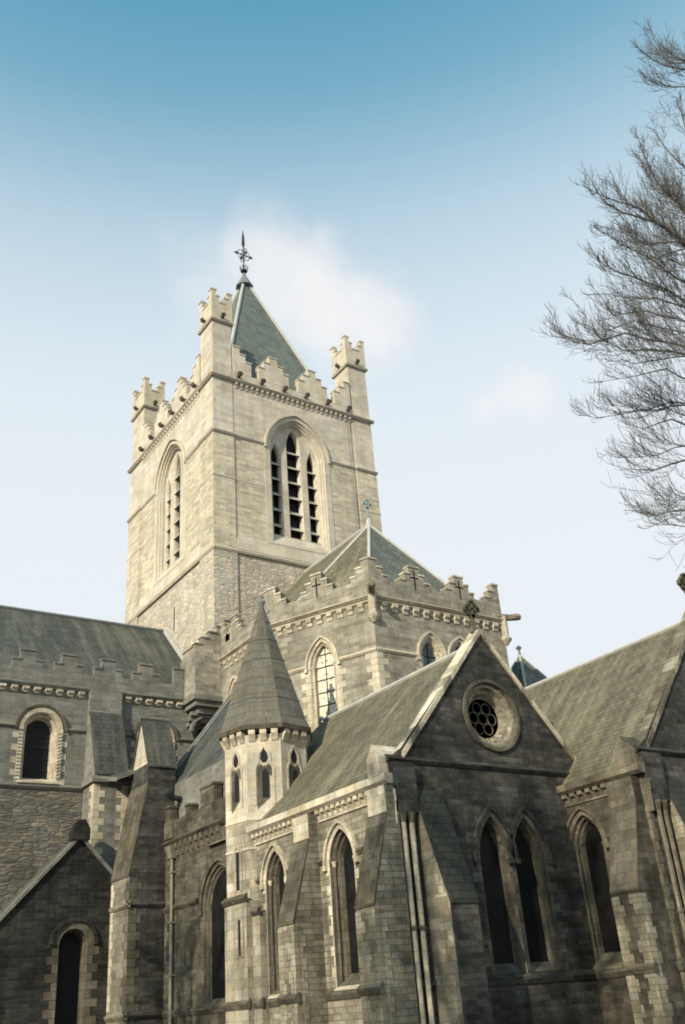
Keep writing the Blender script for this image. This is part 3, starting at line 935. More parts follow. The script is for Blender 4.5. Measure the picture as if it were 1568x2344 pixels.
for i, w in enumerate(tws):
    b = MB()
    o, g = reveal(FT, b, w['c'], w['sill'], w['spring'], w['hw'], w['apex'], [(0, 0), (0, -.12), (.10, -.14), (.13, -.42), (.2, -.45)], 'dressing', 'glass_dark', .5)
    ring(FT, b, w['c'], w['sill'], w['spring'], w['hw'], w['apex'], -.30, 0, -.04, .03, 'dressing')
    ring(FT, b, w['c'], w['sill'], w['spring'], w['hw'], w['apex'], -.46, -.34, -.04, .14, 'dressing_dark')
    jamb_quoins(FT, b, w['c'], w['sill'] - .1, w['spring'], w['hw'], 'dressing', .26, .50, .30, seed=i)
    A = arch(w['c'], w['sill'], w['spring'], w['hw'] + .04, w['apex'] + .04, 0, n=13, jambs=False)
    pts = [(w['c'] - w['hw'] - .04, w['sill'] + .1 + .165 * k) for k in range(14)] + A + [(w['c'] + w['hw'] + .04, w['spring'] - .1 - .165 * k) for k in range(14)]
    for x, z in pts:      # chevron blocks
        dx, dz = x - w['c'], max(0.0, z - w['spring'])
        L = math.hypot(dx, dz); ux, uz = dx / L, dz / L
        px, pz = -uz * .055, ux * .055
        q = [(x + ux * .02 + px, z + uz * .02 + pz), (x + ux * .22 + px * 1.6, z + uz * .22 + pz * 1.6 + .04), (x + ux * .22 - px * .2, z + uz * .22 - pz * .2 + .04), (x + ux * .02 - px, z + uz * .02 - pz)]
        A_ = [FT.p(a, zz, .02) for a, zz in q]; B_ = [FT.p(a, zz, .10) for a, zz in q]
        b.prism(A_, B_, 'dressing')
    FT.prof(b, [(-.1, w['sill'] - .12), (.16, w['sill'] - .12), (.16, w['sill'] - .02), (-.3, w['sill'] + .15)], w['c'] - w['hw'] - .15, w['c'] + w['hw'] + .15, 'dressing')
    b.build('window', trans)
    for zz in (12.95, 13.5, 14.05, 14.6, 15.1):
        FT.box(g, w['c'] - .58, w['c'] + .58, zz, zz + .03, -.445, -.41, 'iron')
    g.build('window_pane', trans)
# slate roof of the transept
rr = MB()
rr.poly([(TX - .45, 1.2, 17.0), (TX - .45, TY, 17.0), (-52.53, TY, 23.75), (-52.53, 1.2, 23.75)], 'slate_dark')
rr.poly([(-59.5, 1.2, 17.0), (-59.5, TY, 17.0), (-52.53, TY, 23.75), (-52.53, 1.2, 23.75)], 'slate_dark')
troof = rr.build('transept_roof', cath, label='streaked dark slate roof running up against the tower')
rl = MB()
rl.tube([(-52.53, 1.2, 23.8), (-52.53, TY + .05, 23.8)], [.11, .11], 'lead_dark', 6)
rl.box(-52.5, -46.0, TY - .1, TY - .02, 0, .01, 'lead')
rl.v = rl.v[:-24]; rl.f = rl.f[:-6]; rl.mi = rl.mi[:-6]
rl.poly([(-52.53, TY - .12, 23.95), (-46.0, TY - .12, 17.6), (-46.0, TY - .12, 17.35), (-52.53, TY - .12, 23.7)], 'lead')
rl.poly([(-52.53, TY - .12, 23.95), (-52.53, TY + .02, 23.98), (-46.0, TY + .02, 17.63), (-46.0, TY - .12, 17.6)], 'lead')
rl.build('lead_flashing', troof)
# pilaster buttress A with a slate weathering
bA = MB()
FT.box(bA, 15.60, 17.28, 15.75, 17.0, 0, .30, 'transept_stone')
A0, A1 = 15.60, 17.28
FT.prof(bA, [(0, 0), (1.49, 0), (1.49, 12.58), (.32, 15.74), (0, 15.74)], A0, A1, 'transept_stone')
q = 1.49
FT.prof(bA, [(.30, 15.70), (.36, 15.86), (.30, 15.92)], A0 - .02, A1 + .02, 'transept_stone')
bAo = bA.build('buttress', trans)
sA = MB()
FT.prof(sA, [(.34, 15.72), (1.55, 12.50), (1.55, 12.58), (.36, 15.76)], A0 + .01, A1 + .03, 'slate_dark')
FT.prof(sA, [(.1, 12.12), (1.66, 12.12), (1.66, 12.26), (1.52, 12.42), (.1, 12.42)], A0 - .14, A1 + .14, 'transept_stone')
sA.build('slate_weathering', trans)
qA = MB()
corner_quoins(qA, TX + 1.49, A0, -1, 1, 6.0, 12.05, 'dressing', .3, .55)
corner_quoins(qA, TX + 1.49, A1, -1, -1, 6.0, 12.05, 'dressing', .3, .55)
qA.build('quoin', trans)
lk = MB()   # little roofed link between the two buttresses
lk.box(-44.6, -43.0, 17.29, 18.2, 0, 11.6, 'transept_stone')
lk.poly([(-44.9, 16.2, 12.6), (-42.7, 16.2, 12.1), (-42.7, 18.2, 12.9), (-44.9, 18.2, 13.3)], 'slate_dark')
lk.poly([(-42.7, 16.2, 12.1), (-42.7, 16.2, 11.95), (-42.7, 18.2, 12.75), (-42.7, 18.2, 12.9)], 'transept_stone')
lk.poly([(-44.9, 16.2, 12.6), (-44.9, 16.2, 12.4), (-42.7, 16.2, 11.9), (-42.7, 16.2, 12.1)], 'transept_stone')
lk.build('link_wall', trans)
# pier buttress B with gabled slate cap
bB = MB()
X1, X0, Y0, Y1 = -41.03, -43.12, 16.31, 18.4
prof = [(Y0, 0), (Y0, 7.62), (17.05, 11.5), (17.05, 12.42), (Y1, 12.42), (Y1, 0)]
bB.prism([Vector((X0, y, z)) for y, z in prof], [Vector((X1, y, z)) for y, z in prof], 'calp')
bB.prism([Vector((X0 + .25, 17.06, 12.4)), Vector((X1 - .03, 17.06, 12.4)), Vector((-41.95, 17.06, 14.6))], [Vector((X0 + .25, Y1, 12.4)), Vector((X1 - .03, Y1, 12.4)), Vector((-41.95, Y1, 14.6))], 'turret_stone')
bBo = bB.build('pier_buttress', trans, label='dark stepped pier buttress with gabled slate cap')
sB = MB()
for (xa, za, xb, zb2) in ((X1 + .08, 12.33, -41.95, 14.72), (X0 + .12, 12.33, -41.95, 14.72)):
    A_ = [Vector((xa, 17.0, za)), Vector((xb, 17.0, zb2)), Vector((xb, 17.0, zb2 - .12)), Vector((xa, 17.0, za - .10))]
    B_ = [Vector((p.x, Y1 + .05, p.z)) for p in A_]
    sB.prism(A_, B_, 'slate_dark')
sB.tube([(-41.95, 16.95, 14.76), (-41.95, Y1 + .05, 14.76)], [.09, .09], 'transept_stone', 6)
sB.build('slate_cap', trans)
sB2 = MB()
pB = [(Y0 - .04, 7.52), (Y0 - .04, 7.62), (17.03, 11.55), (17.08, 11.40)]
sB2.prism([Vector((X0 - .01, y, z)) for y, z in pB], [Vector((X1 + .01, y, z)) for y, z in pB], 'dressing_dark')
string(FS(Y0), sB2, X0 - .05, X1 + .10, 6.45, .10, .20, 'calp_warm')
string(FE(X1), sB2, Y0 - .08, 17.97, 6.45, .10, .20, 'calp')
string(FS(Y0), sB2, X0 - .05, X1 + .10, 2.25, .12, .22, 'calp_warm')
string(FE(X1), sB2, Y0 - .08, 17.97, 2.25, .12, .22, 'calp')
sB2.build('weathering', trans)
qB = MB()
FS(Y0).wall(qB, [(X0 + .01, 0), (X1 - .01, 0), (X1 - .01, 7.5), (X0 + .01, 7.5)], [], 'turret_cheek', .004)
corner_quoins(qB, X1, Y0, -1, 1, .2, 7.4, 'dressing_dark', .55, .36, .34)
corner_quoins(qB, X0, Y0, 1, 1, 2.4, 7.4, 'dressing', .40, .3, .34)
qB.build('quoin', trans)

# stair box at the corner of transept and choir
sb = MB()
sb.box(-46, -44.104, 20.854, CY + .5, 16.9, 19.38, 'choir_stone')
sbx = sb.build('corner_stair', cath, label='square corner stair block with stepped top and corbelled base')
sb2 = MB()
fe = FE(-44.1)
merlons(fe, sb2, [(20.85, 21.22, 19.78), (21.22, 21.66, 20.17), (21.66, 22.12, 20.56), (22.12, 22.62, 20.95), (22.62, 23.3, 21.38)], 19.37, 0.0, .34, 'choir_stone', 'transept_stone', .08, .05)
fs = FS(20.85)
merlons(fs, sb2, [(-45.7, -44.45, 19.70)], 19.37, -.003, .3, 'choir_stone', 'transept_stone', .07, .05)
sb2.build('stepped_parapet', sbx)
sb3 = MB()
for k, (zz, dd) in enumerate(((16.98, .10), (16.72, -.05), (16.40, -.30), (16.05, -.6), (15.65, -.95))):
    sb3.box(-46, -44.1 + dd, 20.85 - dd, CY + .3, zz - .26 - .02 * k, zz, 'transept_stone')
sb3.build('corbel_course', sbx)
sb4 = MB()
for x_, hw_ in ((-44.62, .78), (-44.92, .56), (-45.2, .36)):
    ring(FE(x_), sb4, 21.75, 15.0, 15.15, hw_, 15.15 + hw_, -.13, 0, -.25, .06, 'transept_stone')
    FE(x_).box(sb4, 20.9 + .2 * (.78 - hw_), 22.42, 15.15 + hw_ + .1, 15.15 + hw_ + .3, -.3, .0, 'transept_stone')
sb4.build('squinch_arch', sbx)

# ======== porch gable with the round arched doorway
PX = -43.1
FP = FE(PX)
po = MB()
pw = dict(c=14.72, sill=-.2, spring=5.05, hw=.62, apex=5.67)
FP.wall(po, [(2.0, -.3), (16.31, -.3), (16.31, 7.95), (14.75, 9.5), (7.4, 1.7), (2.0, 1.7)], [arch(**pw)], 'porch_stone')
FS(2.0).wall(po, [(-45.5, -.3), (PX, -.3), (PX, 1.7), (-45.5, 1.7)], [], 'porch_stone')
porch = po.build('porch', cath, label='dark gabled porch with a round arched opening')
b = MB()
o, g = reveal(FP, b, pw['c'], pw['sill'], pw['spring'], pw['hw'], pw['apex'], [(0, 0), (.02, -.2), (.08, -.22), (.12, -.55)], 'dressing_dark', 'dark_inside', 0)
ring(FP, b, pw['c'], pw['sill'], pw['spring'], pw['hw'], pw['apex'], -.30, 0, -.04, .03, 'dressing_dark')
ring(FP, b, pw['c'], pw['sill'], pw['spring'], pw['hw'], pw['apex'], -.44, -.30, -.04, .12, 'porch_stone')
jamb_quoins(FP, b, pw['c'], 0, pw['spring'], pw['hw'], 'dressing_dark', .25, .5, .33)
b.build('arched_doorway', porch)
g.build('door_opening', porch)
pc = MB()
for (ya, za, yb, zb2) in ((7.0, 1.38, 14.75, 9.6), (16.35, 7.98, 14.75, 9.6)):
    A_ = [Vector((PX + .12, ya, za)), Vector((PX + .12, yb, zb2)), Vector((PX + .12, yb, zb2 - .2)), Vector((PX + .12, ya, za - .2))]
    B_ = [Vector((PX - .3, p.y, p.z)) for p in A_]
    pc.prism(A_, B_, 'transept_stone')
pc.prism([Vector((PX + .2, y, z)) for y, z in ((14.35, 9.3), (15.15, 9.3), (15.15, 9.8), (14.9, 10.2), (14.55, 10.12), (14.35, 9.75))],
         [Vector((PX - .35, y, z)) for y, z in ((14.35, 9.3), (15.15, 9.3), (15.15, 9.8), (14.9, 10.2), (14.55, 10.12), (14.35, 9.75))], 'porch_stone')
pc.build('gable_coping', porch)
ps = MB()
ps.poly([(PX - .1, 7.2, 1.45), (TX, 7.2, 1.45), (TX, 14.75, 9.4), (PX - .1, 14.75, 9.4)], 'slate_dark')
ps.poly([(PX - .1, 16.3, 7.9), (TX, 16.3, 7.9), (TX, 14.75, 9.4), (PX - .1, 14.75, 9.4)], 'slate_dark')
ps.build('porch_roof', porch)

# ======== choir aisle
FA = FS(17.97)
ai = MB()
aw = dict(c=-35.75, sill=2.3, spring=5.65, hw=1.35, apex=7.2)
FA.wall(ai, [(X1, 0), (-32.9, 0), (-32.9, 8.9), (X1, 8.9)], [arch(**aw)], 'aisle_stone_shade')
aisle = ai.build('aisle', cath, label='low stepped-parapet aisle wall behind the turret')
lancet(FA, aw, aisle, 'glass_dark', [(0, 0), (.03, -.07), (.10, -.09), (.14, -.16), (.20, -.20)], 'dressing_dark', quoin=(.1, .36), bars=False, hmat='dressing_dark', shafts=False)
as_ = MB()
string(FA, as_, X1, -35.2, 8.92, .20, .24, 'aisle_stone_shade')
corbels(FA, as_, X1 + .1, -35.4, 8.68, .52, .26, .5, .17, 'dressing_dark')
string(FA, as_, X1, -37.7, 6.2, .12, .20, 'aisle_stone_shade')
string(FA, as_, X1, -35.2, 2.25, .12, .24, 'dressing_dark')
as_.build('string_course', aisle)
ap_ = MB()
FA.box(ap_, X1, -35.3, 8.9, 9.72, -.35, .04, 'aisle_stone_shade')
merlons(FA, ap_, [(X1, -40.5, 10.35), (-38.9, -38.5, 10.05) , (-37.4, -36.1, 10.45)], 9.7, .04, .35, 'aisle_stone_shade', 'dressing_dark', .10, .05)
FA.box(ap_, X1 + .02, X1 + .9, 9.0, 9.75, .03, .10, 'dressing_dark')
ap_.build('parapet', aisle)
ar = MB()
ar.poly([(-43.0, 18.38, 11.5), (-35.2, 18.38, 11.5), (-38.8, CY, 16.7), (-43.0, CY, 16.7)], 'slate_dark')
ar.poly([(-35.2, 18.38, 11.5), (-35.2, 22.9, 11.5), (-38.8, CY, 16.7)], 'slate_dark')
ar.poly([(-43.0, 18.38, 11.5), (-33.5, 18.38, 11.5), (-33.5, 18.36, 9.0), (-43.0, 18.36, 9.0)], 'transept_stone')
ar.poly([(-43.0, 18.38, 9.0), (-43.0, CY, 9.0), (-43.0, CY, 16.7), (-43.0, 18.38, 11.5)], 'transept_stone')
ar.build('aisle_roof', aisle)
ag = MB()
ag.tube([(-43.0, 18.6, 11.9), (-43.0, CY, 16.82)], [.08, .08], 'transept_stone', 6)
ag.tube([(-42.7, 18.6, 11.85), (-42.7, CY, 16.77)], [.06, .06], 'lead_dark', 6)
ag.build('lead_verge', aisle)
gg = MB()
gg.tube([(-40.3, 18.4, 10.7), (-40.3, 17.95, 10.75), (-40.3, 17.75, 10.95), (-40.25, 17.6, 11.0)], [.13, .13, .2, .12], 'iron', 8)
gg.build('gargoyle', aisle)
pp_ = MB()
pp_.tube([(-40.04, 17.84, 0), (-40.04, 17.84, 8.1)], [.075, .075], 'pipe_paint', 8)
pp_.prism([Vector((-40.2, 17.95, 8.1)), Vector((-39.88, 17.95, 8.1)), Vector((-39.88, 17.75, 8.1)), Vector((-40.2, 17.75, 8.1))],
          [Vector((-40.28, 17.95, 8.6)), Vector((-39.80, 17.95, 8.6)), Vector((-39.80, 17.62, 8.6)), Vector((-40.28, 17.62, 8.6))], 'pipe_paint')
for z in (1.5, 3.5, 5.5, 7.5):
    pp_.box(-40.16, -39.92, 17.74, 17.96, z, z + .07, 'pipe_paint')
pp_.build('drain_pipe', aisle)

# ======== octagonal stair turret with its stone spire
tcx, tcy = -33.85, 19.2
def octo(r, z, n=8, a0=R(-33.3 - 22.5)):
    return [Vector((tcx + r * math.cos(a0 + 2 * math.pi * k / n), tcy + r * math.sin(a0 + 2 * math.pi * k / n), z)) for k in range(n)]
tu = MB()
RB = 1.76
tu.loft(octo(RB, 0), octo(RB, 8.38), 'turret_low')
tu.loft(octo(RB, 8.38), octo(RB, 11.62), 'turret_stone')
tu.poly(octo(RB, 11.62), 'turret_stone')
turret = tu.build('stair_turret', cath, label='pale octagonal stair turret under a tall conical stone spire')
sp = MB()
zs = [11.98, 12.45, 17.85]
rs = [2.00, 1.84, .06]
sp.poly(list(reversed(octo(2.0, 11.98))), 'stone_shingle')
sp.loft(octo(2.0, 11.98), octo(1.86, 12.28), 'stone_shingle')
sp.loft(octo(1.86, 12.28), octo(.06, 17.85), 'stone_shingle')
for k in range(1, 6):      # thin raised bands round the spire
    z = 12.28 + k * .93
    f = 1 - (z - 12.28) / 5.57
    r_ = .06 + 1.80 * f
    sp.loft(octo(r_ + .03, z - .05), octo(r_ + .03, z), 'stone_shingle')
    sp.loft(octo(r_ + .03, z), octo(r_ - .03, z + .03), 'stone_shingle')
sp.build('spire', turret)
sf = MB()
sf.tube([(tcx, tcy, 17.7), (tcx, tcy, 17.95), (tcx, tcy, 18.05), (tcx, tcy, 18.2)], [.09, .19, .08, .11], 'lead_dark', 8)
sf.build('spire_finial', turret)
cbm = MB()
cbm.loft(octo(1.78, 11.25), octo(1.98, 11.98), 'turret_stone') if False else None
cbm.loft(octo(1.80, 11.70), octo(2.02, 11.80), 'dressing_dark')
cbm.loft(octo(2.02, 11.80), octo(2.04, 11.98), 'dressing_dark')
for k in range(8):
    o8 = octo(RB, 0)
    A_, B_ = o8[k], o8[(k + 1) % 8]
    u = (B_ - A_); L = u.length; u = u / L
    n_ = Vector((u.y, -u.x, 0))
    fr = Fr((A_.x, A_.y), (u.x, u.y), (n_.x, n_.y))
    for j in range(3):
        c = L * (j + .5) / 3
        fr.prof(cbm, [(-.05, 11.80), (.20, 11.80), (.20, 11.62), (.10, 11.48), (.03, 11.34), (-.05, 11.34)], c - .13, c + .13, 'dressing')
    # trefoil headed lancets
    fr.box(cbm, .0, L, 8.35, 8.42, -.05, .03, 'turret_stone')
    fr.box(cbm, .0, L, 7.30, 7.38, -.05, .03, 'turret_stone')
cbm.build('corbel_table', turret)
for k in (0, 1, 2, 6, 7):
    o8 = octo(RB, 0)
    A_, B_ = o8[k], o8[(k + 1) % 8]
    u = (B_ - A_); L = u.length; u = u / L
    fr = Fr((A_.x, A_.y), (u.x, u.y), (u.y, -u.x))
    w = MB()
    c = L / 2
    # sunk panel with a cusped head: dark pieces for the openings, its shadow painted flat
    def disc(cx, cz, r, n=12, a0=0, a1=2 * math.pi, d=.006, mat='dark_inside'):
        fr.wall(w, [(cx + r * math.cos(a0 + (a1 - a0) * i / n), cz + r * math.sin(a0 + (a1 - a0) * i / n)) for i in range(n)], [], mat, d)
    fr.wall(w, [(c - .07, 10.50), (c + .07, 10.50), (c + .16, 10.66), (c + .13, 10.84), (c, 11.06), (c - .13, 10.84), (c - .16, 10.66)], [], 'dark_inside', .007)
    outer = [(c - .30, 8.75), (c - .30, 10.15), (c - .27, 10.36), (c - .15, 10.46), (c - .05, 10.36), (c, 10.40), (c + .05, 10.36), (c + .15, 10.46), (c + .27, 10.36), (c + .30, 10.15), (c + .28, 9.95), (c + .20, 10.02), (c + .20, 9.15)]
    fr.wall(w, outer, [], 'dressing_dark', .006)
    fr.wall(w, [(c - .10, 9.15), (c + .16, 9.15), (c + .16, 10.12), (c + .02, 10.30), (c - .10, 10.12)], [], 'dark_inside', .010)
    q = [(c - .40, 8.9), (c - .33, 8.9), (c - .33, 10.2), (c - .28, 10.42), (c - .19, 10.52), (c - .19, 10.80), (c, 11.12), (c, 11.24), (c - .27, 10.86), (c - .27, 10.56), (c - .40, 10.3)]
    for s_ in (1, -1):
        qq = [(c + s_ * (a - c), z) for a, z in q]
        A2 = [fr.p(a, z, -.02) for a, z in qq]; B2 = [fr.p(a, z, .035) for a, z in qq]
        w.prism(A2, B2, 'turret_stone')
    w.build('turret_window', turret)
lo = MB()
lo.box(-34.30, -32.58, 17.42, 18.3, 0, 5.50, 'turret_low')
lo.box(-32.58, -32.05, 17.66, 18.3, 0, 5.03, 'turret_low')
string(FS(17.42), lo, -34.34, -32.54, 5.68, .12, .22, 'dressing_dark')
string(FS(17.66), lo, -32.54, -32.0, 5.18, .12, .22, 'dressing_dark')
string(FS(17.42), lo, -34.34, -32.54, 2.25, .10, .24, 'dressing_dark')
string(FS(17.66), lo, -32.54, -32.0, 2.25, .10, .24, 'dressing_dark')
lo.build('turret_base', turret)
sl2 = MB()
o8 = octo(RB, 0); A_, B_ = o8[7], o8[0]
u = (B_ - A_); L = u.length; u = u / L
fr = Fr((A_.x, A_.y), (u.x, u.y), (u.y, -u.x))
for (z0, z1) in ((6.05, 7.35),):
    pass
A_, B_ = o8[6], o8[7]
u = (B_ - A_); L = u.length; u = u / L
fr7 = Fr((A_.x, A_.y), (u.x, u.y), (u.y, -u.x))
fr7b = Fr((A_.x, A_.y), (u.x, u.y), (u.y, -u.x))
for f_ in (Fr((o8[7].x, o8[7].y), ((o8[0] - o8[7]).x, (o8[0] - o8[7]).y), ((o8[0] - o8[7]).y, -(o8[0] - o8[7]).x)),):
    f_.box(sl2, .60, .80, 5.95, 7.4, -.02, .008, 'dark_inside')
    f_.box(sl2, .46, .60, 5.9, 7.5, -.02, .04, 'turret_low')
    f_.box(sl2, .80, .95, 5.9, 7.5, -.02, .04, 'turret_low')
FS(17.42).box(sl2, -33.20, -32.98, 3.7, 4.9, -.02, .008, 'dark_inside')
FS(17.42).box(sl2, -33.34, -33.20, 3.65, 5.0, -.02, .04, 'turret_low')
FS(17.42).box(sl2, -32.98, -32.80, 3.65, 5.0, -.02, .04, 'turret_low')
sl2.build('slit_window', turret)

# ======== chapels
def buttress_s(y0, x0, x1, parent, top, WM, DR):
    m = MB()
    F = FS(y0)
    F.prof(m, [(-.1, 0), (1.11, 0), (1.11, 4.35), (.37, 6.90), (.37, top), (-.1, top)], x0, x1, WM)
    m.build('buttress', parent)
    s = MB()
    F.prof(s, [(1.14, 4.28), (1.14, 4.36), (.385, 6.94), (.37, 6.86), (1.09, 4.30)], x0 - .012, x1 + .012, 'dressing_dark')
    F.box(s, x0 + .002, x1 - .002, 6.92, top - .01, .30, .378, DR)
    string(F, s, x0 - .08, x1 + .08, 2.26, .12, .24, 'dressing_dark', 1.11)
    s.build('buttress_weathering', parent)
    qm = MB()
    corner_quoins(qm, x0, y0 - 1.11, 1, 1, .2, 4.2, 'dressing_mid', .30, .42, .34)
    corner_quoins(qm, x1, y0 - 1.11, -1, 1, .2, 4.2, 'dressing_mid', .42, .30, .34)
    qm.build('quoin', parent)

def chapel(name, label, x0, y0, yr, yn, xw, zap, zridge, swin, s_butt, ewin, rose, xs, cross_h, WM='calp_warm', DR='dressing'):
    FEc, FSc = FE(x0), FS(y0)
    m = MB()
    # gable wall
    yk = y0 + .58
    holes = [arch(**w) for w in ewin]
    if rose:
        ry, rz, rr_ = rose
        holes.append([(ry + rr_ * math.cos(2 * math.pi * k / 32), rz + rr_ * math.sin(2 * math.pi * k / 32)) for k in range(32)])
    ynk = 2 * yr - yk
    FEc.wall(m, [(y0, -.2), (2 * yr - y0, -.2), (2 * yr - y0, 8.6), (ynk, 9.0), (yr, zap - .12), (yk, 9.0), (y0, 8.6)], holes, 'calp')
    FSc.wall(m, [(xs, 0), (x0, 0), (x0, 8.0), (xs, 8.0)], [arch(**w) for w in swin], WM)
    m.poly([(x0 - .5, yk, 8.7), (x0 - .5, 2 * yr - yk, 8.7), (x0 - .5, yr, zap - .12)], 'calp')
    m.poly([(x0, 2 * yr - y0, 0), (xw, 2 * yr - y0, 0), (xw, 2 * yr - y0, 8.0), (x0, 2 * yr - y0, 8.0)], 'calp')
    body = m.build(name, cath, label=label)
    # roof
    r = MB()
    xr = xw + 1.7
    r.poly([(xw, y0 - .16, 8.02), (x0 - .45, y0 - .16, 8.02), (x0 - .45, yr, zridge), (xr, yr, zridge)], 'slate_pale')
    r.poly([(xw, 2 * yr - y0 + .16, 8.02), (x0 - .45, 2 * yr - y0 + .16, 8.02), (x0 - .45, yr, zridge), (xr, yr, zridge)], 'slate_pale')
    r.poly([(xw, y0 - .16, 8.02), (xr, yr, zridge), (xw, 2 * yr - y0 + .16, 8.02)], 'slate_dark')
    r.build('roof', body)
    rg = MB()
    rg.tube([(xr - .2, yr, zridge + .0), (xr, yr, zridge + .2), (xr + .25, yr, zridge + .04), (x0 - .4, yr, zridge + .03)], [.08, .09, .09, .09], 'lead', 6)
    rg.build('ridge_roll', body)
    # coping
    cp = MB()
    for s_ in (1, -1):
        ya = yr - s_ * (yr - yk); 
        rj = random.Random(int(x0 * 10) + s_)
        nb_ = 10
        for k in range(nb_):
            f0, f1 = k / nb_ + .0015, (k + 1) / nb_ - .0015
            dj, dx = rj.uniform(-.012, .012), rj.uniform(-.01, .015)
            P_ = lambda f, o: Vector((x0 + .07 + dx, ya + (yr - ya) * f, 8.86 + (zap - 8.86) * f - o + dj))
            A_ = [P_(f0, 0), P_(f1, 0), P_(f1, .22), P_(f0, .22)]
            cp.prism(A_, [Vector((x0 - .55, p.y, p.z)) for p in A_], 'dressing_mid' if k % 4 == 1 else DR)
    cp.build('gable_coping', body)
    ss = MB()
    string(FEc, ss, y0 - .05, 2 * yr - y0 + .05, 8.68, .12, .18, 'calp')
    string(FEc, ss, y0 - .05, 2 * yr - y0 + .05, 2.28, .12, .26, 'calp')
    string(FSc, ss, xs, x0 + .05, 2.28, .12, .26, 'dressing_dark')
    zc = 8.12
    FSc.prof(ss, [(-.1, 7.80), (.20, 7.80), (.32, 7.90), (.32, zc), (-.1, zc)], xs, x0 + .18, DR)
    # kneeler gablet at the corner
    A_ = [Vector((x0 - .66, y0 - .34, 8.1)), Vector((x0 - .02, y0 - .34, 8.1)), Vector((x0 - .02, y0 - .34, 8.66)), Vector((x0 - .34, y0 - .34, 9.1)), Vector((x0 - .66, y0 - .34, 8.66))]
    ss.prism(A_, [Vector((p.x, yk + .05, p.z)) for p in A_], DR)
    ss.build('string_course', body)
    # corbel table between the buttresses
    cb = MB()
    edges = [xs] + [v for b_ in s_butt for v in b_] 
    for i in range(0, len(edges) - 1, 2):
        a0, a1 = edges[i] + .1, edges[i + 1] - .1
        if a1 - a0 > .8:
            corbels(FSc, cb, a0, a1, 7.80, .34, .20, .30, .20, DR)
            FSc.box(cb, a0 + .05, a1 - .05, 7.42, 7.50, -.02, .05, DR)
    if cb.v: cb.build('corbel_table', body)
    for i, w in enumerate(swin):
        lancet(FSc, w, body, 'glass_dark', [(0, 0), (.03, -.10), (.11, -.12), (.14, -.24), (.20, -.26), (.24, -.40)], DR, rmat='dressing_dark', quoin=(.08, .22), bars=False, seed=i)  # dark reveals paint the shade inside these openings
        for a0, a1 in ((w['c'] - w['hw'] - .62, w['c'] - w['hw'] - .28), (w['c'] + w['hw'] + .28, w['c'] + w['hw'] + .62)):
            s3 = MB(); string(FSc, s3, a0, a1, 6.22, .12, .18, 'dressing_dark'); s3.build('string_course', body)
    for a0, a1 in s_butt:
        buttress_s(y0, a0, a1, body, 7.75, WM, DR)
    for i, w in enumerate(ewin):
        lancet(FEc, w, body, 'glass_dark', [(0, 0), (.03, -.12), (.07, -.14), (.09, -.28), (.12, -.42)], 'dressing_dark', quoin=(.12, .34, (1,)) if i else (.15, .4, (-1,)), bars=False, seed=i + 3, shafts=False, hmat='calp')  # hoods and surrounds coloured dark to look unlit
    if rose:
        ro = MB()
        prev = None
        for t, d in ((0, 0), (.06, -.06), (.14, -.07), (.22, -.20), (.32, -.22), (.40, -.40), (.46, -.44)):
            q = rr_ - t
            pts = [FEc.p(ry + q * math.cos(2 * math.pi * k / 40), rz + q * math.sin(2 * math.pi * k / 40), d) for k in range(40)]
            if prev: ro.loft(prev, pts, 'dressing_dark' if t < .1 else 'dressing_mid')
            prev = pts
        def circ(r, d, n=40): return [FEc.p(ry + r * math.cos(2 * math.pi * k / n), rz + r * math.sin(2 * math.pi * k / n), d) for k in range(n)]
        ro.loft(circ(rr_ + .12, -.02), circ(rr_ + .12, .08), 'dressing_dark')
        ro.loft(circ(rr_ + .12, .08), circ(rr_ + .01, .08), 'dressing_dark')
        ro.loft(circ(rr_ + .01, .08), circ(rr_, .0), 'dressing_dark')
        # tracery: six foils round a centre
        for k in range(6):
            a = k * math.pi / 3
            cx_, cz_ = ry + .42 * math.cos(a), rz + .42 * math.sin(a)
            pts = [FEc.p(cx_ + .2 * math.cos(2 * math.pi * j / 14), cz_ + .2 * math.sin(2 * math.pi * j / 14), -.46) for j in range(15)]
            ro.tube(pts, [.022] * 15, 'dressing_dark', 5, False)
        pts = [FEc.p(ry + .2 * math.cos(2 * math.pi * j / 14), rz + .2 * math.sin(2 * math.pi * j / 14), -.46) for j in range(15)]
        ro.tube(pts, [.022] * 15, 'dressing_dark', 5, False)
        ro.build('rose_window', body)
        rgm = MB(); FEc.wall(rgm, [(ry + (rr_ - .4) * math.cos(2 * math.pi * k / 40), rz + (rr_ - .4) * math.sin(2 * math.pi * k / 40)) for k in range(40)], [], 'glass_blue', -.50)
        rgm.build('window_pane', body)
    # east buttress with a long slate weathering
    eb = MB()
    e0, e1 = y0 + .93, y0 + 1.97
    FEc.prof(eb, [(-.1, 0), (1.15, 0), (1.15, 4.30), (.02, 7.62), (-.1, 7.62)], e0, e1, 'calp')
    eb.build('buttress', body)
    es = MB()
    FEc.prof(es, [(1.19, 4.22), (1.19, 4.32), (.03, 7.70), (-.02, 7.60), (1.13, 4.24)], e0 + .05, e1 + .02, 'slate_weather')
    es.build('slate_weathering', body)
    eq = MB()
    # pale south cheek of that buttress, block by block, following the slope
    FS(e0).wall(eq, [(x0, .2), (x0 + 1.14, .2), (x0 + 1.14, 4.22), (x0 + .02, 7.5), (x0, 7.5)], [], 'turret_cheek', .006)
    z = .25; k = 0
    while z < 7.0:
        z1 = z + (.36 if k % 3 else .28)
        dmax = 1.13 if z1 < 4.3 else 1.13 * (7.58 - z1) / 3.30
        w_ = .26 if k % 2 else .58
        a = max(.03, dmax - w_)
        if dmax > .12:
            FS(e0).box(eq, x0 + a, x0 + dmax - .012, z + .006, z1 - .006, -.03, .016, 'dressing_mid')
        z = z1; k += 1
    eq.build('quoin', body)
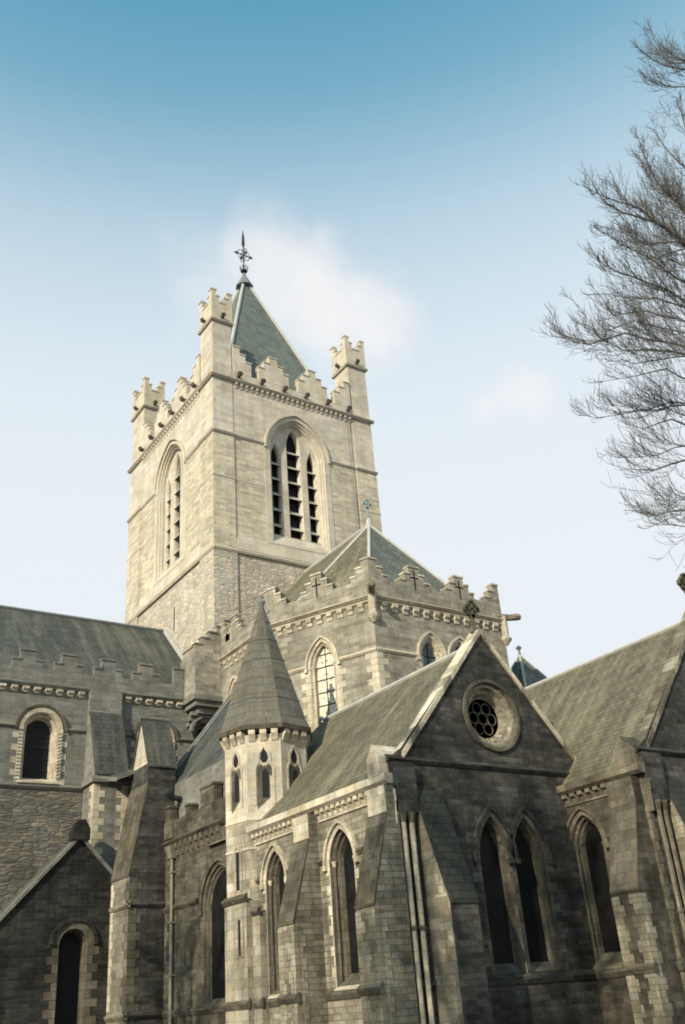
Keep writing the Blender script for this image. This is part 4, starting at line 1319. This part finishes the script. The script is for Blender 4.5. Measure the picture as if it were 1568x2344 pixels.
    # angle shafts in the nook and the corbelled pilaster above them
    an = MB()
    FEc.box(an, y0 + .015, y0 + .90, 6.95, 8.48, .0, .20, 'calp')
    an.box(x0 - .10, x0 + .26, y0 - .04, y0 + .012, 7.25, 7.62, DR)
    an.box(x0 - .10, x0 + .22, y0 - .03, y0 + .014, 6.6, 7.25, DR)
    for yy, xx in ((y0 + .28, x0 + .13), (y0 + .60, x0 + .13)):
        an.tube([(xx, yy, .0), (xx, yy, 6.7)], [.085, .085], DR, 8)
        an.tube([(xx, yy, 6.65), (xx, yy, 6.95)], [.09, .16], 'dressing_dark', 8)
        an.tube([(xx, yy, 3.6), (xx, yy, 3.72)], [.12, .12], 'dressing_dark', 8)
    z = .3; k = 0
    while z < 6.5:
        an.box(x0 - .012, x0 + .014, y0 - .012, y0 + (.10 if k % 2 else .18), z, z + .32, DR if k % 2 else 'dressing_dark')
        FSc.box(an, x0 - (.12 if k % 2 else .22), x0 - .002, z, z + .32, -.03, .012, DR)
        z += .34; k += 1
    an.build('angle_shaft', body)
    cr_ = MB()
    stone_cross(cr_, x0 - .24, yr, zap - .08, cross_h, 'dressing_dark', 'y', .16)
    cr_.build('gable_cross', body)
    return body

s1 = [dict(c=-31.35, sill=2.35, spring=5.95, hw=.68, apex=7.02), dict(c=-27.0, sill=2.35, spring=5.95, hw=.72, apex=7.02)]
e1_ = [dict(c=21.93, sill=2.25, spring=5.65, hw=.66, apex=7.0), dict(c=23.42, sill=2.25, spring=5.65, hw=.66, apex=7.0)]
chapel('south_chapel', 'dark gabled chapel with rose window beside the stair turret', -24.02, 17.97, 22.66, 27.3, -36.6, 13.66, 13.15, s1, [(-29.35, -28.35), (-24.78, -23.82)], e1_, (22.66, 10.44, 1.16), -32.9, 1.3)
s2 = [dict(c=-23.35, sill=2.4, spring=5.95, hw=.72, apex=7.05)]
e2_ = [dict(c=30.2, sill=2.25, spring=5.65, hw=.66, apex=7.0), dict(c=31.7, sill=2.25, spring=5.65, hw=.66, apex=7.0)]
chapel('east_chapel', 'taller gabled chapel at the right edge with streaked slate roof', -20.5, 25.55, 30.95, 36.3, -34.0, 14.62, 14.15, s2, [(-21.75, -20.65)], e2_, None, -24.5, 1.5, 'chapel2_stone_shade', 'dressing_c2_shade')

# roof turret beyond the choir
tt = MB()
tx, ty = -36.4, 37.2
b4 = [Vector((tx + 1.7, ty - 1.7, 15.2)), Vector((tx + 1.7, ty + 2.6, 15.2)), Vector((tx - 2.2, ty + 2.6, 15.2)), Vector((tx - 2.2, ty - 1.7, 15.2))]
apx = Vector((tx, ty, 18.75))
for i in range(4):
    tt.poly([b4[i], b4[(i + 1) % 4], apx], 'slate_grey')
tt.box(tx - 2.0, tx + 1.5, ty - 1.5, ty + 2.4, 5, 15.2, 'choir_stone')
tto = tt.build('vestry_turret', cath, label='small pyramid roofed turret beyond the choir')
tf = MB()
tf.tube([apx, apx + Vector((0, 0, .25)), apx + Vector((0, 0, .4)), apx + Vector((0, 0, .55))], [.08, .06, .18, .05], 'lead_dark', 8)
for b_ in b4:
    tf.tube([b_, apx], [.08, .06], 'lead', 5)
tf.build('roof_finial', tto)

# ------------------------------------------------------------------ bare tree
LIMBS = [   # radius at the trunk, then the course of each main limb
    (0.050, [(-5.36, 13.26, 11.08), (-6.42, 11.85, 12.05), (-6.62, 11.77, 12.76), (-6.88, 11.64, 13.32), (-7.27, 11.42, 13.79), (-7.48, 11.32, 14.16), (-7.61, 11.25, 14.92)]),
    (0.055, [(-5.36, 13.26, 12.31), (-6.36, 12.18, 13.13), (-6.59, 12.12, 13.69), (-6.84, 12.04, 14.48), (-6.92, 12.05, 15.25), (-6.95, 12.09, 15.88)]),
    (0.040, [(-5.36, 13.26, 10.73), (-6.98, 12.43, 11.73), (-7.24, 12.02, 12.25), (-7.50, 11.60, 12.54), (-7.75, 11.17, 12.83), (-7.77, 10.90, 13.06)]),
    (0.035, [(-5.36, 13.26, 8.78), (-6.54, 11.26, 10.05), (-6.97, 11.20, 10.42), (-7.65, 10.96, 10.82), (-7.98, 10.93, 11.26), (-8.36, 10.86, 12.46)]),
    (0.035, [(-5.36, 13.26, 9.30), (-6.77, 11.70, 10.46), (-7.10, 11.35, 10.75), (-7.53, 10.91, 11.08), (-7.93, 10.45, 10.95), (-8.14, 10.12, 11.17), (-8.10, 9.98, 11.39)]),
    (0.030, [(-5.36, 13.26, 9.54), (-7.64, 12.90, 10.81), (-8.04, 12.63, 11.29), (-8.49, 12.32, 11.32), (-8.99, 11.94, 11.39)]),
    (0.030, [(-5.36, 13.26, 8.84), (-7.57, 12.57, 10.12), (-7.75, 12.44, 10.28), (-8.11, 12.20, 10.33), (-8.61, 11.84, 10.47), (-8.71, 11.75, 10.65)]),
    (0.030, [(-5.36, 13.26, 7.63), (-7.55, 12.12, 8.99), (-7.68, 11.83, 8.98), (-7.96, 11.43, 8.85), (-8.14, 11.08, 8.86), (-8.17, 10.85, 9.16)]),
    (0.030, [(-5.36, 13.26, 6.98), (-7.66, 12.04, 8.41), (-8.01, 12.03, 8.28), (-8.51, 11.91, 8.40), (-8.99, 11.78, 8.70)]),
    (0.030, [(-5.36, 13.26, 6.52), (-7.60, 11.81, 7.99), (-7.90, 11.76, 7.87), (-8.27, 11.65, 8.06)]),
    (0.038, [(-5.36, 13.26, 15.96), (-5.88, 13.08, 17.16), (-6.09, 12.75, 17.18), (-6.34, 12.38, 17.50), (-6.50, 12.05, 18.04)]),
    (0.038, [(-5.36, 13.26, 16.27), (-5.92, 13.25, 17.47), (-6.23, 13.16, 17.91), (-6.44, 13.11, 18.50), (-6.57, 13.10, 19.57)]),
    (0.030, [(-5.36, 13.26, 14.93), (-5.62, 12.39, 16.13), (-5.78, 12.05, 15.87), (-5.97, 11.70, 15.88), (-6.05, 11.39, 16.03)]),
    (0.038, [(-5.36, 13.26, 14.54), (-6.55, 13.19, 15.20), (-6.55, 13.18, 15.84), (-6.54, 13.17, 16.63), (-6.45, 13.20, 17.11)]),
    (0.038, [(-5.36, 13.26, 13.71), (-6.54, 12.87, 14.39), (-6.73, 12.98, 15.26), (-7.03, 13.04, 16.25), (-7.16, 13.19, 16.88)]),
    (0.038, [(-5.36, 13.26, 12.29), (-6.80, 12.73, 13.14), (-7.22, 12.74, 13.67), (-7.75, 12.67, 14.03), (-8.26, 12.59, 14.81), (-8.73, 12.53, 15.31)]),
    (0.038, [(-5.36, 13.26, 10.90), (-6.66, 12.08, 11.87), (-7.07, 12.01, 12.43), (-7.46, 11.96, 13.22), (-7.83, 11.90, 13.80), (-8.14, 11.87, 14.35)]),
    (0.038, [(-5.36, 13.26, 10.05), (-6.88, 12.07, 11.11), (-7.26, 12.09, 11.65), (-7.74, 12.06, 12.15), (-8.33, 11.92, 12.43), (-8.68, 11.94, 13.50)]),
    (0.030, [(-5.36, 13.26, 8.42), (-7.70, 12.59, 9.76), (-7.94, 12.20, 10.03), (-8.22, 11.77, 9.87), (-8.33, 11.44, 9.94)]),
]
def bare_tree(base, height, seed):
    rnd = random.Random(seed)
    root = bpy.data.objects.new('bare_tree', None)
    C.objects.link(root); root.location = base
    root['label'] = 'leafless tree with fine upturned twigs reaching in from the right'
    root['category'] = 'tree'
    B = Vector(base)
    trunk, limbs, twigs = MB(), MB(), MB()
    pts = [B + Vector((.3, .2, -.2)), B + Vector((.2, .15, 3)), B + Vector((.1, .05, 6)), B + Vector((.0, .0, 10)), B + Vector((.0, .0, 14)), B + Vector((.05, .05, height - 4))]
    rad = [.36, .30, .25, .19, .12, .05]
    trunk.tube(pts, rad, 'bark', 10)
    def at(z):
        for i in range(len(pts) - 1):
            if pts[i].z <= z + B.z <= pts[i + 1].z:
                f = (z + B.z - pts[i].z) / (pts[i + 1].z - pts[i].z)
                return pts[i].lerp(pts[i + 1], f), rad[i] + (rad[i + 1] - rad[i]) * f
        return pts[-1], rad[-1]
    def grow(p, d, L, r, lvl, mb):
        n = 6 if lvl < 2 else 5
        q = [p.copy()]; rr_ = [r]
        dd = d.copy()
        kids = []
        for i in range(n):
            f = (i + 1) / n
            wob = .10 if lvl < 3 else .13
            dd = dd + Vector((rnd.uniform(-wob, wob), rnd.uniform(-wob, wob), rnd.uniform(-wob, wob)))
            if lvl <= 1:
                dd.z += (-.10 if f < .55 else .16)
            elif lvl == 2:
                dd.z += (-.05 if f < .4 else .16)
            else:
                dd.z += .13
            dd.normalize()
            q.append(q[-1] + dd * (L / n))
            rr_.append(max(.0026, r * (1 - .80 * f)))
            if lvl < 4:
                kn = (2 if lvl < 2 else (2 if rnd.random() < .4 else 1) if lvl == 2 else (1 if rnd.random() < .45 else 0))
                if f < .3 and lvl < 2: kn = 1 if rnd.random() < .6 else 0
                for _ in range(kn):
                    kids.append((q[-1].copy(), dd.copy(), rr_[-1], f))
        mb.tube(q, rr_, 'bark', 6 if lvl < 2 else 4 if lvl == 2 else 3, False)
        for (kp, kd, kr, f) in kids:
            ax = Vector((rnd.uniform(-1, 1), rnd.uniform(-1, 1), rnd.uniform(-.6, 1))).normalized()
            nd = (kd + ax * rnd.uniform(.5, .95)).normalized()
            nL = L * rnd.uniform(.45, .85) * (1.1 - .35 * f)
            if nL < .12: continue
            grow(kp, nd, nL, max(.0042, kr * rnd.uniform(.45, .65)), lvl + 1, limbs if lvl + 1 < 2 else twigs)
    more = []
    for r0, path in LIMBS:      # each main limb carries one or two lesser ones beside it
        for _ in range(1 if path[0][2] < 13 or rnd.random() < .5 else 0):
            off = Vector((rnd.uniform(-.35, .35), rnd.uniform(-.35, .35), rnd.uniform(-.55, .5)))
            m_n = len(path)
            more.append((r0 * .7, [tuple(Vector(p) + off * (i / (m_n - 1)) * 1.6 + Vector((0, 0, .25)) * min(1, i)) for i, p in enumerate(path[:m_n - (1 if rnd.random() < .6 else 0)])]))
    for r0, path in list(LIMBS) + more:
        q = [Vector(p) + Vector((.16, .24, 0)) for p in path]
        # smooth the polyline a little
        sm = [q[0]]
        for a, b in zip(q[:-1], q[1:]):
            sm += [a.lerp(b, .5) + Vector((rnd.uniform(-.03, .03), rnd.uniform(-.03, .03), rnd.uniform(-.03, .03))), b]
        n = len(sm)
        rr_ = [max(.005, .8 * r0 * (1 - .90 * i / (n - 1))) for i in range(n)]
        limbs.tube(sm, rr_, 'bark', 6, False)
        for i in range(2, n):
            dd = (sm[i] - sm[i - 1]).normalized()
            for _ in range(2 if r0 < .034 else 2 if r0 < .039 and path[0][2] > 13 else 4):
                if rnd.random() < .85:
                    ax = Vector((rnd.uniform(-1, .7), rnd.uniform(-1, .7), rnd.uniform(-.35, 1))).normalized()
                    nd = (dd + ax * rnd.uniform(.4, .9)).normalized()
                    p = sm[i - 1].lerp(sm[i], rnd.random())
                    grow(p, nd, rnd.uniform(.5, 1.25) * (1.1 - .95 * i / n), max(.0050, rr_[i] * .40), 2, twigs)
    trunk.build('trunk', root, origin=base, smooth=True)
    limbs.build('limb', root, origin=base, smooth=True)
    tw_ = twigs.build('crown', root, origin=base)
    return len(twigs.f)
nt = bare_tree((-5.20, 13.50, 0), 21.0, 7)
print('twig faces', nt)

def shade_tree(base, height, seed, label):  # unseen tree, added to dapple the lower south walls with shade
    rnd = random.Random(seed)
    root = bpy.data.objects.new('bare_tree', None)
    C.objects.link(root); root.location = base
    root['label'] = label; root['category'] = 'tree'; root['group'] = 'added shade trees'
    B = Vector(base)
    trunk, crown = MB(), MB()
    pts = [B + Vector((0, 0, -.2)), B + Vector((.1, .05, 4)), B + Vector((0, .15, 9)), B + Vector((.1, .2, height * .7)), B + Vector((.0, .1, height - 1))]
    trunk.tube(pts, [.40, .32, .24, .14, .04], 'bark', 10)
    def grow(p, d, L, r, lvl):
        q = [p.copy()]; rr_ = [r]; dd = d.copy(); n = 4
        for i in range(n):
            f = (i + 1) / n
            dd = (dd + Vector((rnd.uniform(-.2, .2), rnd.uniform(-.2, .2), rnd.uniform(-.1, .25)))).normalized()
            q.append(q[-1] + dd * (L / n)); rr_.append(max(.011, r * (1 - .75 * f)))
            if lvl < 4:
                for _ in range(2 if lvl < 3 else 1):
                    ax = Vector((rnd.uniform(-1, 1), rnd.uniform(-1, 1), rnd.uniform(-.5, 1))).normalized()
                    grow(q[-1], (dd + ax * rnd.uniform(.5, 1)).normalized(), L * rnd.uniform(.38, .6), max(.012, rr_[-1] * .55), lvl + 1)
        crown.tube(q, rr_, 'bark', 3, False)
    z = 5.0
    while z < height - 2:
        f = z / height
        for j in range(2):
            a = rnd.uniform(0, 6.28)
            grow(B + Vector((0, .1, z)), Vector((math.cos(a), math.sin(a), .35)).normalized(), (1.6 + 2.0 * math.sin(math.pi * min(1, f))) * rnd.uniform(.85, 1.1), .07, 1)
        z += 1.15
    trunk.build('trunk', root, origin=base, smooth=True)
    crown.build('crown', root, origin=base)
shade_tree((-28.6, -4.2, 0), 19.0, 22, 'added leafless tree, out of view, shading the aisle and pier buttress')
shade_tree((-11.6, -4.2, 0), 25.0, 23, 'added leafless tree, out of view, to shade the taller chapel')
